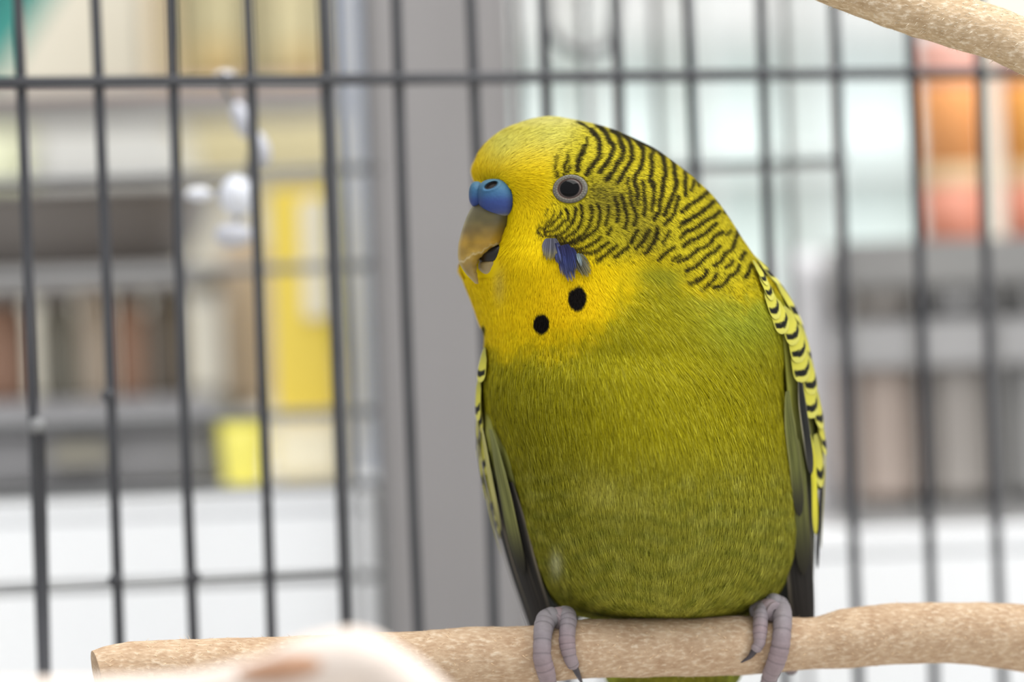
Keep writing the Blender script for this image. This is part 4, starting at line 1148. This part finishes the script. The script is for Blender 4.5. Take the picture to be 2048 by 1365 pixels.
# ---- eye
def disc_frame(n):
    n = n / np.linalg.norm(n)
    a = np.cross(n, (0, 1, 0)); a /= np.linalg.norm(a); b = np.cross(a, n)
    return a, b, n
def make_eye(c, n, near=True):
    a, b, n = disc_frame(n)
    e = empty('eye', P1(*c) - np.array(bird.location)); e.parent = bird
    part_label(e, 'round black eye with a pale grey ring')
    th = np.linspace(.01, np.pi * .62, 26); ph_ = np.linspace(0, 2 * np.pi, 48, endpoint=False)
    R = 27.0
    V = np.array([c + n * (R * .45 * math.cos(t_) + (1 if near else -4)) + (a * math.cos(p) + b * math.sin(p) * .86) * R * math.sin(t_) for t_ in th for p in ph_])
    rad = np.array([R * math.sin(t_) for t_ in th for p in ph_]); tt = np.array([t_ for t_ in th for p in ph_])
    rr = np.where(tt > np.pi / 2, 40, rad)
    k = sstep(19.5, 21.5, rr)[:, None]; k2 = sstep(24.0, 25.5, rr)[:, None]
    col = lin((10, 9, 10)) * (1 - k) + lin((96, 84, 80)) * k
    col = col * (1 - k2) + lin((60, 38, 32)) * k2
    F = [tuple(f_) for f_ in grid_faces(26, 48)] + [tuple(range(48))[::-1]]
    link_mesh('eyeball', P(V), F, M_eye, e, col)
    # ring of bare grey skin, finely beaded
    nr_, npz = 16, 144
    V = []; C = []
    for i in range(nr_):
        q = i / (nr_ - 1)
        for j in range(npz):
            p = 2 * np.pi * j / npz
            rr_ = 24.5 + 11.5 * q
            hgt = 6.5 * math.sqrt(max(0, 1 - ((q - .42) / .62) ** 2)) + .35 * math.sin(p * 31 + 2 * (q > .5) + .6 * math.sin(3 * p)) * math.sin(q * np.pi * 2) ** 2
            off = a * math.cos(p) * rr_ + b * math.sin(p) * rr_ * .82
            pt = c + off
            if near:
                zz, nn_ = surf(np.array([pt[0]]), np.array([pt[1]]))
                pt = np.array([pt[0], pt[1], zz[0]]) + nn_[0] * (hgt + 1.0)
            else:
                pt = pt + n * (hgt - 3)
            V.append(pt)
            dk = .5 + .5 * math.sin(p * 27 + 3 * (q > .5))
            g = np.array((118, 113, 102)) * (1 - .20 * dk * abs(math.sin(q * np.pi * 2)))
            if q < .16: g = np.array((96, 74, 66))
            if .46 < q < .56: g = g * .74
            if q > .93: g = g * .8
            C.append(g)
    link_mesh('eye_ring', P(np.array(V)), grid_faces(nr_, npz), M_skin, e, lin(np.array(C)) * .85)
M_eye = mat_attr('eye_gloss', rough=0.05, spec=0.14)
M_skin = mat_attr('bare_skin', rough=0.6, spec=0.3, noise=.12, nscale=1500, bump=.3)
M_beak = mat_attr('beak_horn', rough=0.42, spec=0.4, noise=.10, nscale=700, bump=.15)
M_cere = mat_attr('cere_skin', rough=0.6, spec=0.25, noise=.08, nscale=1800, bump=.25)
ez, en = surf(np.array([1141.]), np.array([379.]))
make_eye(np.array([1141., 379., ez[0] + 2]), en[0])
# the far eye, on the hidden side of the turned head
lz, rz_, fz_, bz2 = prof(np.array([379.]))
make_eye(np.array([1085., 379., 150.]), np.array([-.45, -.1, 1.0]), False)

# ---- beak, mouth and cere
def loft(rowsv, n, ncirc=56):
    R_ = np.array(rowsv, float); yy = np.linspace(R_[0, 0], R_[-1, 0], n)
    g = [pchip(R_[:, 0], R_[:, k], yy) for k in range(1, R_.shape[1])]
    ph_ = np.linspace(0, 2 * np.pi, ncirc, endpoint=False)
    x = ((g[0] + g[1]) / 2)[:, None] + ((g[1] - g[0]) / 2)[:, None] * np.cos(ph_)
    z = g[2][:, None] + g[3][:, None] * np.sin(ph_)
    return np.stack([x, np.repeat(yy[:, None], ncirc, 1), z], -1)
ub_rows = [(398, 958, 1012, -90, 38), (412, 945, 1022, -92, 44), (430, 935, 1025, -96, 47), (445, 929, 1022, -98, 47), (460, 924, 1016, -100, 46), (475, 920, 1009, -102, 43), (487, 917, 1002, -104, 39),
           (497, 916, 986, -105, 34), (507, 915.5, 972, -106, 30), (516, 916, 961, -107, 26), (525, 918, 955, -108, 21), (535, 923, 953, -108, 17), (547, 931, 954, -108, 12), (558, 941, 956, -107, 7), (568, 951, 957, -106, 2)]
V = loft(ub_rows, 90)
# worn, flaky cutting edge
edge = sstep(.6, 1., (V[..., 0] - V[..., 0].min(1, keepdims=True)) / (np.ptp(V[..., 0], axis=1)[:, None]))
V[..., 0] += edge * sstep(480, 500, V[..., 1]) * sstep(560, 540, V[..., 1]) * (.9 * np.sin(V[..., 1] * .5 + V[..., 2] * .2) + .5 * np.sin(V[..., 1] * 1.3))
# ridge of the peeling layer
pe = V[..., 1] - (526 - .50 * (V[..., 0] - 916) + 2.4 * np.sin(V[..., 0] * .19 + 1) + 1.4 * np.sin(V[..., 0] * .53) + .8 * np.sin(V[..., 2] * .4))
V[..., 2] -= 2.6 * np.exp(-((pe + 3) / 3.0) ** 2)
Vf = V.reshape(-1, 3); x, y = Vf[:, 0], Vf[:, 1]; pe = pe.ravel()
c = ramp(y, [(398, (98, 90, 56)), (440, (100, 90, 52)), (462, (128, 104, 46)), (485, (174, 136, 40)), (510, (172, 138, 54)), (540, (166, 138, 74)), (568, (180, 156, 104))])
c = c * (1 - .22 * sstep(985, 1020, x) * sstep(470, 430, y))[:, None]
kk = np.exp(-((pe) / 2.4) ** 2)[:, None] * .8
c = c * (1 - kk) + np.array((226, 208, 168)) * kk
rim = (sstep(7, 1, np.abs(x - np.interp(y, [r0[0] for r0 in ub_rows], [r0[1] for r0 in ub_rows]))))[:, None] * .35
c = c * (1 - rim) + np.array((206, 194, 160)) * rim
c *= (.90 + .20 * vnoise((220, 220), 14, 77)[np.clip((y - 390).astype(int), 0, 219), np.clip((x - 900).astype(int), 0, 219)])[:, None]
beak = empty('beak', P1(965, 490, -100) - np.array(bird.location)); beak.parent = bird
part_label(beak, 'hooked olive and tan beak with a flaky edge')
F = [tuple(f_) for f_ in grid_faces(90, 56)] + [tuple(range(56))[::-1], tuple(range(89 * 56, 90 * 56))]
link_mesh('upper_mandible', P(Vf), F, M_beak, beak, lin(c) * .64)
lb = [(516, 984, 1012, -88, 22), (521, 966, 1012, -92, 28), (528, 957, 1010, -94, 29), (536, 957, 1006, -93, 27), (544, 962, 1001, -91, 24), (551, 969, 994, -88, 18), (556, 977, 986, -86, 8)]
V = loft(lb, 30).reshape(-1, 3)
c = ramp(V[:, 1], [(516, (150, 120, 60)), (524, (160, 138, 88)), (542, (172, 152, 108)), (550, (200, 184, 148)), (556, (180, 164, 124))])
F = [tuple(f_) for f_ in grid_faces(30, 56)] + [tuple(range(56))[::-1], tuple(range(29 * 56, 30 * 56))]
link_mesh('lower_mandible', P(V), F, M_beak, beak, lin(c) * .66)
mo = [(484, 985, 1016, -86, 20), (495, 966, 1020, -92, 30), (508, 958, 1020, -94, 32), (520, 958, 1016, -94, 30), (530, 962, 1010, -90, 22)]
V = loft(mo, 20).reshape(-1, 3)
c = ramp(V[:, 0], [(955, (120, 84, 22)), (975, (70, 50, 20)), (1000, (34, 26, 16))])
F = [tuple(f_) for f_ in grid_faces(20, 56)] + [tuple(range(56))[::-1], tuple(range(19 * 56, 20 * 56))]
part_label(link_mesh('mouth_lining', P(V), F, M_beak, beak, lin(c) * .14), 'dark open mouth')

cere = empty('cere', P1(985, 400, -120) - np.array(bird.location)); cere.parent = bird
part_label(cere, 'swollen blue cere')
def lobe(c, rx, ry, rz_l, name, shape=None, nostril=None):
    th = np.linspace(.02, np.pi - .02, 60); ph_ = np.linspace(0, 2 * np.pi, 90, endpoint=False)
    T_, Pp = np.meshgrid(th, ph_, indexing='ij')
    sx = np.sin(T_) * np.cos(Pp); sz_ = np.sin(T_) * np.sin(Pp); sy = -np.cos(T_)
    pw = .86
    f_ = lambda q: np.sign(q) * np.abs(q) ** pw
    V = np.stack([c[0] + rx * f_(sx), c[1] + ry * f_(sy), c[2] + rz_l * f_(sz_)], -1)
    if shape is not None: V = shape(V)
    col = ramp(V[..., 1], [(360, (68, 108, 126)), (378, (62, 112, 148)), (390, (62, 106, 154)), (402, (58, 82, 150)), (416, (60, 80, 150)), (426, (84, 98, 158)), (431, (150, 152, 150)), (438, (176, 172, 150))])
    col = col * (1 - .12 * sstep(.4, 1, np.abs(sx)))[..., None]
    if nostril is not None:
        nx_, ny_, ra, rb_, an = nostril
        dx = V[..., 0] - nx_; dy = V[..., 1] - ny_
        a_ = dx * math.cos(an) + dy * math.sin(an); b_ = -dx * math.sin(an) + dy * math.cos(an)
        q = np.hypot(a_ / ra, b_ / rb_); hole = sstep(1.25, .75, q) * (V[..., 2] < c[2])
        ringm = np.exp(-((q - 1.5) / .35) ** 2) * (V[..., 2] < c[2])
        V[..., 2] += hole * 11 - ringm * 1.8
        hk = sstep(1.15, .8, q)[..., None] * (V[..., 2] < c[2])[..., None]
        col = col * (1 - hk) + np.array((40, 32, 28)) * hk
    F = [tuple(q) for q in grid_faces(60, 90)] + [tuple(range(90)), tuple(range(59 * 90, 60 * 90))[::-1]]
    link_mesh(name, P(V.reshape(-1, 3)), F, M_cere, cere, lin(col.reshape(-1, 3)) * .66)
def sh_main(V):
    y = V[..., 1]; x = V[..., 0]
    V = V.copy()
    V[..., 1] = y + (x - 990) * .22 * sstep(395, 430, y)
    V[..., 0] = x - 4 * sstep(400, 365, y)
    return V
lobe((992, 395, -118), 37, 37, 40, 'cere_lobe', sh_main, (982, 371, 13.5, 6.0, -.42))
lobe((953, 389, -98), 15.5, 26, 32, 'cere_lobe', None, None)

# ---- feet
M_foot = mat_attr('scaly_foot', rough=0.55, spec=0.3, noise=.15, nscale=900, bump=.35)
M_claw = mat_plain('dark_claw', (70, 62, 66), (52, 46, 50), 200, rough=0.35)
def perch_depth(x):
    return np.interp(x, perch_pc[:, 0], perch_pc[:, 2]), np.interp(x, perch_pc[:, 0], perch_pc[:, 3]), np.interp(x, perch_pc[:, 0], perch_pc[:, 1])
def toe_pts(path, r):
    """(x, y, extra) -> rests against the round perch, in front of it"""
    out = []
    for x, y, ex in path:
        d, rad, cy = perch_depth(x)
        dy = (y - cy)
        need = rad + r * .92
        z = d - math.sqrt(max(need * need - dy * dy, 0)) if abs(dy) < need else d
        out.append((x, y, z + ex))
    return out
def foot(front, claws, rear, palm, label):
    fo = empty('foot', P1(*palm[0]) - np.array(bird.location)); fo.parent = bird
    part_label(fo, label)
    pieces = []; cols_ = []
    def tube_toe(pts, r0, r1, rings, nloc=90, ringc=.17):
        pc = pathc(pts, nloc)
        s = np.linspace(0, 1, nloc)
        saw = ((s + .02 * np.sin(s * 17 + r0)) * rings) % 1
        rad = (r0 + (r1 - r0) * s) * (1 + .05 * np.sin(saw * np.pi) - .03 + .05 * np.sin(s * np.pi * 4))
        rad[:5] *= np.array([.5, .7, .85, .93, .98]); rad[-7:] *= np.array([.98, .95, .9, .82, .72, .58, .4])
        V, F = tube_np(pc, rad, 20, up=(.3, 0, 1))
        cs = ramp(s, [(0, (136, 131, 133)), (.35, (140, 130, 134)), (.6, (150, 131, 134)), (1, (150, 137, 140))])
        cs = cs * (1 - ringc * np.exp(-((saw - .03) / .10) ** 2))[:, None]
        pieces.append((V, F)); cols_.append(np.repeat(cs, 20, 0))
    for pts, r0, r1, rings in front: tube_toe(toe_pts(pts, r1), r0, r1, rings)
    for pts, r0, r1, rings in rear: tube_toe(pts, r0, r1, rings)
    tube_toe(palm, 22, 21, 5, ringc=.06)
    V, F = join_np(pieces)
    o = link_mesh('toes', P(V), F, M_foot, fo, lin(np.concatenate(cols_)) * .85)
    for pts, r0 in claws:
        pts = toe_pts(pts, 5)
        pc = pathc(pts, 24); V, F = tube_np(pc, np.linspace(r0, 1.2, 24), 12, up=(.3, 0, 1))
        link_mesh('claw', P(V), F, M_claw, fo)
foot([([(1118, 1232, -14), (1094, 1240, -6), (1085, 1275, 0), (1084, 1310, 0), (1092, 1345, 0), (1102, 1385, 0)], 21, 16, 13),
      ([(1124, 1228, -14), (1136, 1245, -5), (1134, 1280, 0), (1139, 1312, 0), (1150, 1338, 0)], 20, 13, 10)],
     [([(1148, 1332, -3), (1156, 1350, -4), (1166, 1372, 0)], 7.5), ([(1101, 1378, -3), (1108, 1400, -2), (1118, 1420, 6)], 8)],
     [([(1120, 1240, -30), (1112, 1262, 10), (1110, 1310, 14), (1112, 1352, 2)], 18, 12, 8), ([(1130, 1240, -30), (1150, 1258, 14), (1152, 1310, 20), (1150, 1352, 8)], 18, 12, 8)],
     [(1136, 1236, -60), (1120, 1236, -84), (1106, 1246, -100)], 'grey scaly foot gripping the perch, on the left')
foot([([(1535, 1215, -12), (1522, 1232, -6), (1520, 1262, 0), (1519, 1284, 0), (1508, 1305, 0)], 19, 11, 9),
      ([(1530, 1206, -12), (1556, 1214, -6), (1565, 1245, 0), (1562, 1285, 0), (1552, 1325, 0), (1541, 1350, 0), (1532, 1385, 0)], 22, 16, 15)],
     [([(1509, 1302, -4), (1500, 1314, -5), (1482, 1326, -4)], 7.5), ([(1533, 1378, -3), (1526, 1400, -2), (1516, 1418, 6)], 8)],
     [([(1535, 1225, 30), (1530, 1256, 72), (1530, 1305, 78), (1532, 1345, 64)], 18, 12, 8), ([(1550, 1225, 30), (1566, 1256, 72), (1580, 1305, 80), (1584, 1350, 66)], 18, 13, 8)],
     [(1514, 1226, 0), (1534, 1220, -24), (1552, 1226, -44)], 'grey scaly foot gripping the perch, on the right')
